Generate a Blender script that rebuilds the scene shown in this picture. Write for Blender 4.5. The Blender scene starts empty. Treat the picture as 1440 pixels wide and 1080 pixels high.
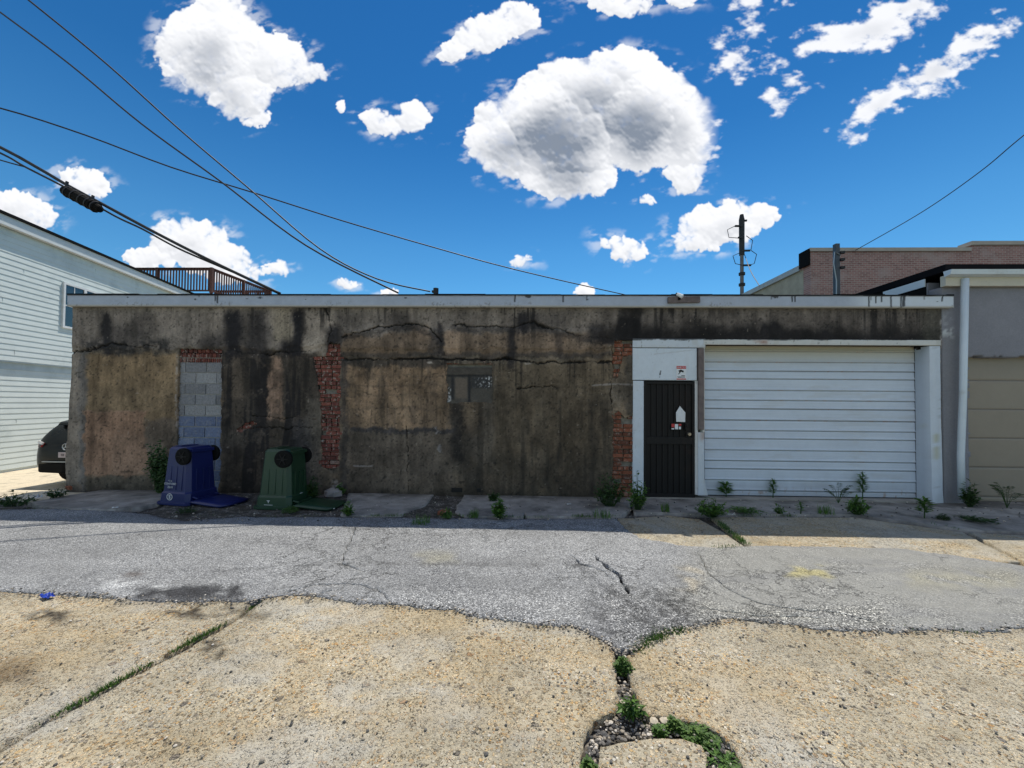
import bpy, bmesh, math, random
import numpy as np
from mathutils import Vector, Matrix
from mathutils.geometry import delaunay_2d_cdt
R = math.radians
random.seed(7)
scene = bpy.context.scene
COL = scene.collection

# ------------------------------------------------------------------ camera
F = 560.0; SH = 15.3
CAMH = 1.68
cd = bpy.data.cameras.new('camera'); cam = bpy.data.objects.new('camera', cd); COL.objects.link(cam)
cd.sensor_width = 36; cd.lens = F / 1440 * 36; cd.shift_y = SH / 1440; cd.clip_end = 2000; cd.clip_start = 0.05
CM = Matrix.Rotation(R(1.65), 3, 'Z') @ Matrix.Rotation(R(91.2), 3, 'X') @ Matrix.Rotation(R(0.5), 3, 'Z')
cam.matrix_world = Matrix.Translation((0, 0, CAMH)) @ CM.to_4x4()
scene.camera = cam
CMn = np.array(CM)

# ------------------------------------------------------------------ sun, sky, exposure
SUN_EL, SUN_AZ = 62.4, 18.4          # azimuth measured from +Y (behind the garage) towards +X
sdir = Vector((math.sin(R(SUN_AZ)) * math.cos(R(SUN_EL)), math.cos(R(SUN_AZ)) * math.cos(R(SUN_EL)), math.sin(R(SUN_EL))))
sl = bpy.data.lights.new('sun', 'SUN'); sl.energy = 4.4; sl.angle = R(0.5); sl.color = (1, 0.93, 0.82)
so = bpy.data.objects.new('sun', sl); COL.objects.link(so); so.rotation_euler = (-sdir).to_track_quat('-Z', 'Y').to_euler()
so.location = (5, 20, 30)
scene.view_settings.view_transform = 'Standard'; scene.view_settings.look = 'None'
scene.view_settings.gamma = 1; scene.view_settings.exposure = 0.15
SKY_STR = 0.12

def ray(px, py):
    return CM @ Vector(((px - 720) / F, (540 - py + SH) / F, -1))
def P(px, py, y):                     # photograph pixel -> point on the plane at depth y
    d = ray(px, py); t = y / d.y
    return Vector((d.x * t, y, CAMH + d.z * t))
def G(px, py, z=0.0):                 # photograph pixel -> point on level ground
    d = ray(px, py); t = (z - CAMH) / d.z
    return Vector((d.x * t, d.y * t, z))
def proj(x, y, z):                    # world -> photograph pixel (arrays)
    x = np.asarray(x, float); y = np.asarray(y, float); z = np.asarray(z, float) - CAMH
    c = [CMn[0, i] * x + CMn[1, i] * y + CMn[2, i] * z for i in range(3)]
    return 720 + F * c[0] / -c[2], 540 + SH - F * c[1] / -c[2]

# ------------------------------------------------------------------ node helpers
class NT:
    def __init__(s, tree): s.t = tree
    def n(s, typ, **kw):
        nd = s.t.nodes.new(typ)
        for k, v in kw.items():
            if k.startswith('i_'):
                key = k[2:]; key = int(key) if key.isdigit() else key
                s.set(nd.inputs[key], v)
            else: setattr(nd, k, v)
        return nd
    def set(s, inp, v):
        if isinstance(v, bpy.types.NodeSocket): s.t.links.new(v, inp)
        elif v is not None:
            if hasattr(inp, 'default_value') and hasattr(inp.default_value, '__len__') and not hasattr(v, '__len__'): v = (v,) * len(inp.default_value)
            if hasattr(inp, 'default_value') and hasattr(inp.default_value, '__len__') and len(inp.default_value) == 4 and len(v) == 3: v = tuple(v) + (1,)
            inp.default_value = v
    def m(s, op, a, b=0.0, c=None, clamp=False):
        nd = s.t.nodes.new('ShaderNodeMath'); nd.operation = op; nd.use_clamp = clamp
        s.set(nd.inputs[0], a); s.set(nd.inputs[1], b)
        if c is not None: s.set(nd.inputs[2], c)
        return nd.outputs[0]
    def vm(s, op, a, b=(0, 0, 0), scale=None):
        nd = s.t.nodes.new('ShaderNodeVectorMath'); nd.operation = op
        s.set(nd.inputs[0], a); s.set(nd.inputs[1], b)
        if scale is not None: s.set(nd.inputs['Scale'], scale)
        return nd.outputs['Value'] if op in ('LENGTH', 'DOT_PRODUCT', 'DISTANCE') else nd.outputs[0]
    def ss(s, x, a, b, lo=0.0, hi=1.0):
        nd = s.t.nodes.new('ShaderNodeMapRange'); nd.interpolation_type = 'SMOOTHSTEP'
        s.set(nd.inputs[0], x); s.set(nd.inputs[1], a); s.set(nd.inputs[2], b); s.set(nd.inputs[3], lo); s.set(nd.inputs[4], hi)
        return nd.outputs[0]
    def mix(s, f, a, b, mode='MIX'):
        nd = s.t.nodes.new('ShaderNodeMix'); nd.data_type = 'RGBA'; nd.blend_type = mode
        s.set(nd.inputs[0], f); s.set(nd.inputs[6], a); s.set(nd.inputs[7], b)
        return nd.outputs[2]
    def noise(s, vec, scale, detail=4, rough=0.55, col=False, dist=0.0, two=False):
        nd = s.t.nodes.new('ShaderNodeTexNoise'); s.set(nd.inputs['Vector'], vec)
        nd.inputs['Scale'].default_value = scale; nd.inputs['Detail'].default_value = detail; nd.inputs['Roughness'].default_value = rough
        nd.inputs['Distortion'].default_value = dist
        if two: nd.noise_dimensions = '2D'
        return nd.outputs['Color' if col else 0]
    def vor(s, vec, scale, feature='F1', rnd=1.0):
        nd = s.t.nodes.new('ShaderNodeTexVoronoi'); nd.feature = feature; s.set(nd.inputs['Vector'], vec)
        nd.inputs['Scale'].default_value = scale; nd.inputs['Randomness'].default_value = rnd
        return nd
    def ramp(s, f, stops, interp='LINEAR'):
        nd = s.t.nodes.new('ShaderNodeValToRGB'); s.set(nd.inputs[0], f); cr = nd.color_ramp; cr.interpolation = interp
        while len(cr.elements) < len(stops): cr.elements.new(0.5)
        for e, (p, c) in zip(cr.elements, stops): e.position = p; e.color = tuple(c) + (1,)
        return nd.outputs[0]

# ------------------------------------------------------------------ world: clear sky with cumulus
wd = bpy.data.worlds.new('World'); scene.world = wd; wd.use_nodes = True
w = NT(wd.node_tree); wd.node_tree.nodes.clear()
sky = w.n('ShaderNodeTexSky', sky_type='NISHITA', sun_disc=False, sun_elevation=R(SUN_EL), sun_rotation=R(SUN_AZ),
          altitude=50.0, air_density=1.0, dust_density=0.0, ozone_density=1.0)
hs = w.n('ShaderNodeHueSaturation', i_Saturation=1.28, i_Value=1.0, i_Color=sky.outputs[0])
tc = w.n('ShaderNodeTexCoord'); sx = w.n('ShaderNodeSeparateXYZ', i_0=tc.outputs['Generated'])
yy = w.m('MAXIMUM', sx.outputs[1], 0.04)
U0 = w.m('DIVIDE', sx.outputs[0], yy); V0 = w.m('DIVIDE', sx.outputs[2], yy)
uv = w.n('ShaderNodeCombineXYZ', i_0=U0, i_1=V0).outputs[0]
# ------------------------------------------------------------------ numpy noise
def hsh(ix, iy, s):
    n = (ix.astype(np.int64) * 374761393 + iy.astype(np.int64) * 668265263 + s * 144269504) & 0xffffffff
    n = ((n ^ (n >> 13)) * 1274126177) & 0xffffffff
    return ((n ^ (n >> 16)) & 0xffff) / 65535.0
def vn(x, y, s=0):
    x = np.asarray(x, float); y = np.asarray(y, float)
    ix = np.floor(x); iy = np.floor(y); fx = x - ix; fy = y - iy
    fx = fx * fx * (3 - 2 * fx); fy = fy * fy * (3 - 2 * fy)
    a = hsh(ix, iy, s); b = hsh(ix + 1, iy, s); c = hsh(ix, iy + 1, s); d = hsh(ix + 1, iy + 1, s)
    return (a * (1 - fx) + b * fx) * (1 - fy) + (c * (1 - fx) + d * fx) * fy
def fbm(x, y, o=4, s=0):
    t = 0; a = 0.5; q = 0
    for i in range(o):
        t = t + a * vn(x * 2 ** i, y * 2 ** i, s + i * 17); q += a; a *= 0.55
    return t / q
def sm(a, b, x):
    t = np.clip((x - a) / (b - a), 0, 1); return t * t * (3 - 2 * t)
def bx(U, V, x0, y0, x1, y1, s=3.0):
    return sm(x0 - s, x0 + s, U) * (1 - sm(x1 - s, x1 + s, U)) * sm(y0 - s, y0 + s, V) * (1 - sm(y1 - s, y1 + s, V))
def pdist(U, V, pts):
    D = np.full(np.shape(U), 1e9)
    for (x0, y0), (x1, y1) in zip(pts[:-1], pts[1:]):
        dx, dy = x1 - x0, y1 - y0; L = dx * dx + dy * dy + 1e-9
        t = np.clip(((U - x0) * dx + (V - y0) * dy) / L, 0, 1)
        D = np.minimum(D, np.hypot(U - x0 - t * dx, V - y0 - t * dy))
    return D
def inpoly(U, V, pts):
    ins = np.zeros(np.shape(U), bool); n = len(pts)
    for i in range(n):
        x0, y0 = pts[i]; x1, y1 = pts[(i + 1) % n]
        c = ((y0 > V) != (y1 > V))
        with np.errstate(divide='ignore', invalid='ignore'):
            ins ^= c & (U < (x1 - x0) * (V - y0) / (y1 - y0 + 1e-12) + x0)
    return ins
def mixc(C, col, m):
    m = m[..., None]; return C * (1 - m) + np.array(col) * m


# cumulus: density and light worked out numerically on a plane tangent to the sky dome, in sky directions
CL = [  # (cx, cy, rx, ry, tilt) in photograph pixels, turned into sky directions; last value: how thick/grey
 (300,68,80,66,0,.75),(372,85,72,38,0,.6),(338,128,50,42,0,.7),(425,97,36,20,0,.45),(362,166,26,14,0,.4),(262,62,48,46,0,.6),(312,18,44,32,0,.55),
 (790,180,105,78,0,1.15),(905,165,90,78,0,1.0),(835,135,120,58,0,1.0),(875,105,70,42,0,.7),(715,205,72,46,0,.95),(800,248,82,36,0,.85),(955,180,58,60,0,.7),(965,245,34,26,0,.4),(690,165,30,25,0,.6),
 (695,42,68,28,20,.4),(640,72,30,18,20,.35),(735,22,30,20,0,.4),
 (1020,312,82,30,8,.65),(1060,308,44,20,0,.5),(980,340,46,18,0,.5),(878,348,40,16,-10,.5),
 (1245,150,70,22,33,.5),(1320,98,85,30,32,.55),(1385,52,62,26,25,.45),(1212,178,32,16,25,.4),
 (1220,42,100,32,18,.5),(1150,62,46,18,15,.35),(1285,8,60,26,0,.45),
 (1028,82,30,30,40,.45),(1045,48,22,20,0,.4),(1098,132,38,22,25,.4),(1066,90,30,14,20,.3),
 (875,4,60,16,0,.5),(1065,4,44,18,0,.5),(960,0,30,10,0,.3),
 (262,338,66,34,0,.75),(300,362,66,28,0,.65),(212,366,46,18,0,.5),(390,378,24,12,0,.5),(330,384,52,16,0,.5),
 (118,257,46,22,-12,.5),(28,296,58,26,-15,.6),
 (538,172,36,20,-15,.4),(582,163,24,26,0,.4),(732,369,18,10,0,.5),(824,409,22,10,0,.6),(490,398,16,8,0,.5),(908,281,12,6,0,.4),(545,411,16,6,0,.5),(480,150,8,10,0,.35),(1400,30,40,10,20,.25)]

UX0, UX1, VY0, VY1, CW, CH = -1.65, 1.55, -0.02, 1.16, 1920, 708
uu, vv2 = np.meshgrid(np.linspace(UX0, UX1, CW), np.linspace(VY0, VY1, CH))
cpx, cpy = proj(uu * 100, np.full(uu.shape, 100.0), vv2 * 100 + CAMH)
def billow(x, y, o, s_):
    t = 0; a = .5; q = 0
    for i in range(o): t = t + a * np.abs(2 * vn(x * 2 ** i, y * 2 ** i, s_ + 13 * i) - 1); q += a; a *= .6
    return 1 - t / q
wx = 26 * (fbm(cpx / 55, cpy / 55, 5, 501) - .5) + 9 * (fbm(cpx / 14, cpy / 14, 4, 502) - .5); wy = 26 * (fbm(cpx / 55, cpy / 55, 5, 503) - .5) + 9 * (fbm(cpx / 14, cpy / 14, 4, 504) - .5)
Fm = np.full(uu.shape, -9.0); Tm = np.zeros(uu.shape)
for cx, cy, rx, ry, rot, th in CL:
    i0 = (np.abs(cpx - cx) < 3 * max(rx, ry) + 30) & (np.abs(cpy - cy) < 3 * max(rx, ry) + 30); X = cpx[i0] + wx[i0] - cx; Y = cpy[i0] + wy[i0] - cy; a_ = R(-rot)
    xr = (X * math.cos(a_) + Y * math.sin(a_)) / rx; yr = (-X * math.sin(a_) + Y * math.cos(a_)) / ry
    d_ = 1 - np.hypot(xr, yr); sc_ = min(1.0, max(.3, math.sqrt(rx * ry) / 70)); f_ = d_ * sc_
    A, B = Fm[i0], f_; h_ = np.clip(.5 + (A - B) / .24, 0, 1); Fm[i0] = B * (1 - h_) + A * h_ + .12 * h_ * (1 - h_); Tm[i0] = np.maximum(Tm[i0], np.clip(d_, 0, 1) * th)
fn = fbm(cpx / 30, cpy / 22, 6, 530); wsp = fbm(cpx / 24 + cpy / 70, cpy / 13, 6, 540); fine = fbm(cpx / 9, cpy / 8, 4, 545)
streak = sm(975, 1015, cpx) * (1 - sm(235, 275, cpy))                         # the ragged, wind drawn clouds on the right
def blur(a, r, axis):
    k = np.exp(-np.linspace(-2, 2, 2 * r + 1) ** 2); k /= k.sum(); out = np.zeros_like(a)
    for i, q in enumerate(k): out += q * np.roll(a, i - r, axis)
    return out
def bl2(a, r): return blur(blur(a, r, 0), r, 1)
rp_ = np.random.RandomState(12); mem = np.full(uu.shape, -1.0); hgt = np.zeros(uu.shape)
wpx = cpx + .8 * wx + 9 * (fine - .5); wpy = cpy + .8 * wy + 9 * (fbm(cpx / 9 + 40, cpy / 8, 4, 546) - .5)
col_px = (CW - 1) / (cpx[CH // 3, -1] - cpx[CH // 3, 0]); x00 = cpx[CH // 3, 0]; y_top = cpy[-1, CW // 2]; y_bot = cpy[0, CW // 2]
for cx, cy, rx, ry, rot, th in CL:
    if cx > 990 and cy < 260: continue
    n_ = int(min(260, 14 + rx * ry / 16)); a_ = R(-rot)
    for _ in range(n_):
        rho = rp_.rand() ** .5; ang = rp_.rand() * 2 * math.pi; ex = rho * math.cos(ang) * rx * .80; ey = rho * math.sin(ang) * ry * .80
        qx = cx + ex * math.cos(a_) - ey * math.sin(a_); qy = cy + ex * math.sin(a_) + ey * math.cos(a_)
        r_ = min(rx, ry) * (.10 + .36 * (1 - rho ** 1.5) + .14 * rp_.rand()) + 1.5
        j0 = int((qx - 45 - r_ - x00) * col_px); j1 = int((qx + 45 + r_ - x00) * col_px); i0 = int((y_bot - qy - 45 - r_) / (y_bot - y_top) * CH); i1 = int((y_bot - qy + 45 + r_) / (y_bot - y_top) * CH)
        j0, j1, i0, i1 = max(0, j0), min(CW, j1), max(0, i0), min(CH, i1)
        if j1 <= j0 or i1 <= i0: continue
        d2 = ((wpx[i0:i1, j0:j1] - qx) ** 2 + (wpy[i0:i1, j0:j1] - qy) ** 2) / r_ ** 2; m_ = 1 - d2
        mem[i0:i1, j0:j1] = np.maximum(mem[i0:i1, j0:j1], m_); hh_ = np.sqrt(np.clip(m_, 0, 1)) * r_ + (1 - rho) * min(rx, ry) * .55
        hgt[i0:i1, j0:j1] = np.maximum(hgt[i0:i1, j0:j1], np.where(m_ > 0, hh_, 0))
soft = .32 + .75 * sm(.45, .65, fbm(cpx / 50, cpy / 50, 4, 547)); mem = np.maximum(mem, np.where(Fm > .12, .55, -1))
alp = sm(0, 1, (mem + .55 * (fine - .5) + .25 * (fn - .5)) / soft)
Ds = np.where(Fm < -1, -1, Fm + .16 * (fn - .5) + 1.35 * (wsp - .53) + .3 * (fine - .5)); als = sm(.0, .42, Ds) * .96
al = np.clip(alp * (1 - streak) + als * streak, 0, 1)
wisp = sm(-.30, .0, Fm) * sm(.52, .72, fbm(cpx / 26 + cpy / 60, cpy / 15, 6, 548)) * .45 * (1 - streak); al = np.maximum(al, wisp)
hb = bl2(hgt, 2); gy_ = (np.roll(hb, -2, 0) - np.roll(hb, 2, 0)) / 4; gx_ = (np.roll(hb, -2, 1) - np.roll(hb, 2, 1)) / 4
lit = np.clip((-gy_ * .85 - gx_ * .35), -1.1, 1.1)                             # sun is high, behind and a little to the right
thick = bl2(np.clip(al, 0, 1), 26) * .0 + bl2(Tm * al, 12)
upm = np.zeros_like(thick)
for i in range(1, 13): upm += np.roll(np.roll(thick, -i * 5, 0), -i * 1, 1) / 12   # cloud lying between here and the sun
core = sm(.22, .95, .55 * thick + .55 * upm + .35 * (fbm(cpx / 90, cpy / 60, 4, 560) - .5))
sh_ = np.clip(.80 * core + (.17 + .26 * core) * (-bl2(lit, 1)) + .10 * (fine - .5) + .22 * (fn - .5) + .05, 0, 1) * (1 - streak) + streak * np.clip(.45 * sm(.1, .8, thick) + .25 * (.5 - wsp), 0, .5)
img = bpy.data.images.new('cumulus', CW, CH, alpha=True, float_buffer=True); img.colorspace_settings.name = 'Non-Color'; img.alpha_mode = 'CHANNEL_PACKED'
px4 = np.empty((CH, CW, 4), np.float32)
for i, (lo_, hi_) in enumerate(((1.0, .25), (1.01, .295), (1.04, .37))): px4[..., i] = lo_ * (1 - sh_) + hi_ * sh_
px4[..., 3] = al; img.pixels.foreach_set(px4.ravel()); img.pack()
tci = w.n('ShaderNodeCombineXYZ', i_0=w.m('DIVIDE', w.m('SUBTRACT', U0, UX0), UX1 - UX0), i_1=w.m('DIVIDE', w.m('SUBTRACT', V0, VY0), VY1 - VY0)).outputs[0]
ti = w.n('ShaderNodeTexImage', i_0=tci, extension='CLIP', interpolation='Cubic'); ti.image = img
front = w.m('GREATER_THAN', sx.outputs[1], 0.05)
CB = 1.0 / SKY_STR / 1.11
ccol = w.vm('SCALE', ti.outputs[0], scale=CB)
# deeper blue overhead than near the roofs, and scattered cumulus over the rest of the sky
tintc = w.ramp(sx.outputs[2], [(0.0, (.62, .92, .98)), (.35, (.50, .84, .91)), (.55, (.29, .65, .79)), (1, (.25, .58, .74))])
tint = w.mix(1.0, hs.outputs[0], tintc, 'MULTIPLY')
zz_ = w.m('MAXIMUM', sx.outputs[2], 0.06); bp_ = w.n('ShaderNodeCombineXYZ', i_0=w.m('DIVIDE', sx.outputs[0], zz_), i_1=w.m('DIVIDE', sx.outputs[1], zz_)).outputs[0]
bn_ = w.noise(bp_, 0.9, 5, 0.6, two=True); bm_ = w.m('MULTIPLY', w.ss(bn_, 0.47, 0.58), w.ss(sx.outputs[1], 0.02, -0.15))
bm_ = w.m('MULTIPLY', bm_, w.ss(sx.outputs[2], 0.03, 0.12))
sky2 = w.mix(bm_, tint, (1.0 * CB, 1.0 * CB, 1.0 * CB))
fin = w.mix(w.m('MULTIPLY', ti.outputs[1], front), sky2, ccol)
bg = w.n('ShaderNodeBackground', i_Color=fin, i_Strength=SKY_STR)
wo = w.n('ShaderNodeOutputWorld', i_Surface=bg.outputs[0])
wd.cycles.sampling_method = 'MANUAL'; wd.cycles.sample_map_resolution = 512

# ------------------------------------------------------------------ object helpers
def tag(o, label=None, cat=None, group=None, kind=None):
    if label: o['label'] = label
    if cat: o['category'] = cat
    if group: o['group'] = group
    if kind: o['kind'] = kind
    return o
def link(name, me, parent=None):
    o = bpy.data.objects.new(name, me); COL.objects.link(o)
    if parent is not None: o.parent = parent
    return o
def thing(name, label, cat, loc=(0, 0, 0), rz=0.0, group=None):
    o = bpy.data.objects.new(name, None); COL.objects.link(o); o.location = loc; o.rotation_euler = (0, 0, rz)
    o.empty_display_size = 0.2
    return tag(o, label, cat, group)
def mesh_np(name, co, faces, cols=None, smooth=False):
    me = bpy.data.meshes.new(name); n = len(co); faces = np.asarray(faces); k = faces.shape[1]
    me.vertices.add(n); me.vertices.foreach_set('co', np.ascontiguousarray(co, np.float32).ravel())
    me.loops.add(faces.size); me.loops.foreach_set('vertex_index', faces.astype(np.int32).ravel())
    me.polygons.add(len(faces)); me.polygons.foreach_set('loop_start', (np.arange(len(faces)) * k).astype(np.int32))
    me.update(calc_edges=True); me.validate()
    if cols is not None:
        ca = me.color_attributes.new('Col', 'FLOAT_COLOR', 'POINT')
        c4 = np.ones((n, 4), np.float32); c4[:, :3] = cols; ca.data.foreach_set('color', c4.ravel())
    if smooth: me.polygons.foreach_set('use_smooth', np.ones(len(me.polygons), bool))
    return me
class MB:
    def __init__(s): s.v = []; s.f = []
    def add(s, vs, fs):
        b = len(s.v); s.v += [tuple(v) for v in vs]; s.f += [tuple(i + b for i in f) for f in fs]; return s
    def box(s, x0, x1, y0, y1, z0, z1, M=None):
        vs = [Vector((x, y, z)) for z in (z0, z1) for y in (y0, y1) for x in (x0, x1)]
        if M is not None: vs = [M @ v for v in vs]
        return s.add(vs, [(0, 2, 3, 1), (4, 5, 7, 6), (0, 1, 5, 4), (2, 6, 7, 3), (0, 4, 6, 2), (1, 3, 7, 5)])
    def bar(s, a, b, wd, ht=None):
        a, b = Vector(a), Vector(b); ht = ht or wd; d = (b - a).normalized()
        up = Vector((0, 0, 1)) if abs(d.z) < .95 else Vector((0, 1, 0))
        x = d.cross(up).normalized() * wd / 2; y = x.cross(d).normalized() * ht / 2
        vs = [p + i * x + j * y for p in (a, b) for i, j in ((-1, -1), (1, -1), (1, 1), (-1, 1))]
        return s.add(vs, [(3, 2, 1, 0), (4, 5, 6, 7)] + [(i, (i + 1) % 4, 4 + (i + 1) % 4, 4 + i) for i in range(4)])
    def tube(s, pts, r, n=8, caps=True):
        pts = [Vector(p) for p in pts]; rs = r if hasattr(r, '__len__') else [r] * len(pts); rings = []; prev = None
        for i, p in enumerate(pts):
            d = (pts[min(i + 1, len(pts) - 1)] - pts[max(i - 1, 0)]).normalized()
            if prev is None:
                up = Vector((0, 0, 1)) if abs(d.z) < .9 else Vector((1, 0, 0)); x = d.cross(up).normalized()
            else: x = (prev - d * prev.dot(d)).normalized()
            prev = x; y = d.cross(x)
            rings.append([p + (x * math.cos(2 * math.pi * k / n) + y * math.sin(2 * math.pi * k / n)) * rs[i] for k in range(n)])
        vs = [q for rg in rings for q in rg]; fs = []
        for i in range(len(rings) - 1):
            for k in range(n):
                fs.append((i * n + k, i * n + (k + 1) % n, (i + 1) * n + (k + 1) % n, (i + 1) * n + k))
        if caps: fs += [tuple(reversed(range(n))), tuple(range((len(rings) - 1) * n, len(rings) * n))]
        return s.add(vs, fs)
    def prism(s, poly, axis, a, b):      # poly of 2-D points; axis 'y': (x,z) from y=a to b ; 'x': (y,z) ; 'z': (x,y)
        def mk(p, t): return {'y': (p[0], t, p[1]), 'x': (t, p[0], p[1]), 'z': (p[0], p[1], t)}[axis]
        n = len(poly); vs = [mk(p, a) for p in poly] + [mk(p, b) for p in poly]
        return s.add(vs, [tuple(range(n)), tuple(reversed(range(n, 2 * n)))] + [(i, i + n, (i + 1) % n + n, (i + 1) % n) for i in range(n)])
    def build(s, name, mat, parent=None, smooth=False, bevel=0.0, M=None, sub=0):
        me = bpy.data.meshes.new(name); me.from_pydata(s.v if M is None else [tuple(M @ Vector(v)) for v in s.v], [], s.f); me.update()
        bm = bmesh.new(); bm.from_mesh(me); bmesh.ops.recalc_face_normals(bm, faces=bm.faces); bm.to_mesh(me); bm.free()
        me.materials.append(mat)
        if smooth: me.polygons.foreach_set('use_smooth', [True] * len(me.polygons))
        o = link(name, me, parent)
        if bevel:
            bv = o.modifiers.new('bevel', 'BEVEL'); bv.width = bevel; bv.segments = 2; bv.limit_method = 'ANGLE'
        if sub:
            sb = o.modifiers.new('sub', 'SUBSURF'); sb.levels = sub; sb.render_levels = sub
        return o

# ------------------------------------------------------------------ materials
MATS = {}
def newmat(name):
    m = bpy.data.materials.new(name); m.use_nodes = True; m.node_tree.nodes.clear(); t = NT(m.node_tree)
    b = t.n('ShaderNodeBsdfPrincipled'); o = t.n('ShaderNodeOutputMaterial', i_0=b.outputs[0]); return m, t, b
def worldpos(t): return t.n('ShaderNodeNewGeometry').outputs['Position']
def plain(name, col, rough=0.6, metal=0.0, var=0.18, vscale=3.0, bump=0.0, bscale=60.0, grime=None, gscale=1.6, spec=0.5, fine=0.0):
    m, t, b = newmat(name); p = t.n('ShaderNodeTexCoord').outputs['Object']
    n = t.noise(p, vscale, 6, 0.6)
    c = t.mix(1.0, col, t.ramp(n, [(0.25, (1 - var,) * 3), (0.75, (1 + var,) * 3)]), 'MULTIPLY')
    if fine:
        n5 = t.noise(p, 170, 2, 0.5); c = t.mix(1.0, c, t.ramp(n5, [(0.3, (1 - fine,) * 3), (0.7, (1 + fine,) * 3)]), 'MULTIPLY')
    if grime is not None:
        g = t.ss(t.noise(p, gscale, 7, 0.7), 0.52, 0.72); c = t.mix(t.m('MULTIPLY', g, 0.6), c, grime)
    t.set(b.inputs['Base Color'], c); b.inputs['Metallic'].default_value = metal; b.inputs['Specular IOR Level'].default_value = spec
    t.set(b.inputs['Roughness'], t.m('ADD', rough - 0.08, t.m('MULTIPLY', n, 0.16), clamp=True))
    if bump:
        bn = t.n('ShaderNodeBump', i_Strength=bump, i_Distance=0.01, i_Height=t.noise(p, bscale, 5, 0.6)); t.set(b.inputs['Normal'], bn.outputs[0])
    return m
def attrmat(name, rough=0.85, grain=0.25, gscale=45.0, bump=0.4, bscale=35.0, bdist=0.01, spec=0.3):
    m, t, b = newmat(name); p = worldpos(t); a = t.n('ShaderNodeAttribute', attribute_name='Col')
    n1 = t.noise(p, gscale, 5, 0.65); n2 = t.noise(p, gscale * 5, 2, 0.5)
    k = t.m('ADD', t.m('MULTIPLY', n1, 0.7), t.m('MULTIPLY', n2, 0.3))
    c = t.mix(1.0, a.outputs['Color'], t.ramp(k, [(0.3, (1 - grain,) * 3), (0.7, (1 + grain,) * 3)]), 'MULTIPLY')
    t.set(b.inputs['Base Color'], c); b.inputs['Roughness'].default_value = rough; b.inputs['Specular IOR Level'].default_value = spec
    if bump:
        h = t.m('ADD', t.noise(p, bscale, 6, 0.65), t.m('MULTIPLY', t.noise(p, bscale * 4, 2, 0.5), 0.3))
        bn = t.n('ShaderNodeBump', i_Strength=bump, i_Distance=bdist, i_Height=h); t.set(b.inputs['Normal'], bn.outputs[0])
    return m
M_stucco = attrmat('stucco', 0.92, 0.28, 30, 0.55, 40)
M_paint = attrmat('old_paint', 0.55, 0.05, 12, 0.12, 30, spec=0.4)
M_steel = attrmat('painted_steel', 0.45, 0.04, 10, 0.06, 20, spec=0.5)
M_greywall = attrmat('grey_wall', 0.9, 0.12, 40, 0.4, 60)
M_white = plain('white_paint', (.66, .68, .69), 0.5, var=0.08, grime=(.4, .37, .32))
M_whitemetal = plain('white_metal', (.6, .67, .73), 0.4, var=0.06, grime=(.42, .42, .4))
M_cream = plain('cream_board', (.56, .52, .43), 0.6, var=0.1, grime=(.14, .12, .1))
M_tar = plain('roof_tar', (.010, .011, .012), 0.95, var=0.3, spec=0.05)
M_dark = plain('dark_gap', (.012, .011, .01), 0.9)
M_rustblack = plain('black_metal', (.011, .010, .010), 0.6, var=0.3, grime=(.03, .018, .014), spec=0.25)
M_doorpanel = plain('dark_door_paint', (.016, .012, .011), 0.6, var=0.4, vscale=5, grime=(.045, .034, .03), spec=0.25)
M_bare = plain('weathered_timber', (.15, .12, .115), 0.85, var=0.4, vscale=9, bump=0.5, bscale=90, grime=(.06, .045, .04))
M_wood = plain('stained_deck_wood', (.095, .034, .022), 0.7, var=0.3, vscale=4)
M_galv = plain('galvanised_metal', (.34, .37, .4), 0.45, metal=0.6, var=0.15)
M_poleg = plain('pole_wood', (.16, .15, .155), 0.85, var=0.25, vscale=2)
M_rubber = plain('black_rubber', (.007, .007, .007), 0.85, spec=.15)
M_cable = plain('cable_black', (.012, .012, .014), 0.6)
M_ink = plain('black_ink', (.012, .012, .012), 0.7)
M_red = plain('red_ink', (.5, .03, .035), 0.5)
M_paper = plain('white_paper', (.7, .72, .75), 0.8, var=0.05)
M_lampglass = plain('lamp_white', (.8, .82, .82), 0.25)
def brickmat(name, cols, mort=0.0):
    m, t, b = newmat(name); g = t.n('ShaderNodeNewGeometry'); p = g.outputs['Position']
    c = t.ramp(g.outputs['Random Per Island'], cols)
    n = t.noise(p, 28, 6, 0.7); c = t.mix(1.0, c, t.ramp(n, [(0.3, (.6,) * 3), (0.7, (1.3,) * 3)]), 'MULTIPLY')
    e = t.ss(t.noise(p, 16, 7, 0.75), 0.53, 0.62); c = t.mix(t.m('MULTIPLY', e, mort), c, (.36, .33, .29))
    t.set(b.inputs['Base Color'], c); b.inputs['Roughness'].default_value = 0.9
    bn = t.n('ShaderNodeBump', i_Strength=0.7, i_Distance=0.01, i_Height=t.noise(p, 60, 5, 0.7)); t.set(b.inputs['Normal'], bn.outputs[0]); return m
M_brick = brickmat('old_red_brick', [(0, (.08, .028, .022)), (.35, (.16, .045, .032)), (.7, (.22, .065, .045)), (.9, (.14, .04, .032)), (1, (.3, .2, .16))], 0.75)
M_brickor = brickmat('orange_brick', [(0, (.10, .035, .02)), (.5, (.2, .065, .032)), (.9, (.26, .085, .045)), (1, (.3, .17, .12))], 0.5)
M_mortar = plain('lime_mortar', (.22, .2, .17), 0.95, var=0.4, vscale=14, bump=0.6)
M_block = brickmat('concrete_block', [(0, (.16, .16, .17)), (.5, (.23, .23, .245)), (1, (.31, .31, .32))], 0.3)
M_glass, t, b = newmat('window_glass'); b.inputs['Base Color'].default_value = (.02, .03, .045, 1); b.inputs['Roughness'].default_value = 0.06; b.inputs['Specular IOR Level'].default_value = 0.8
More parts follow.
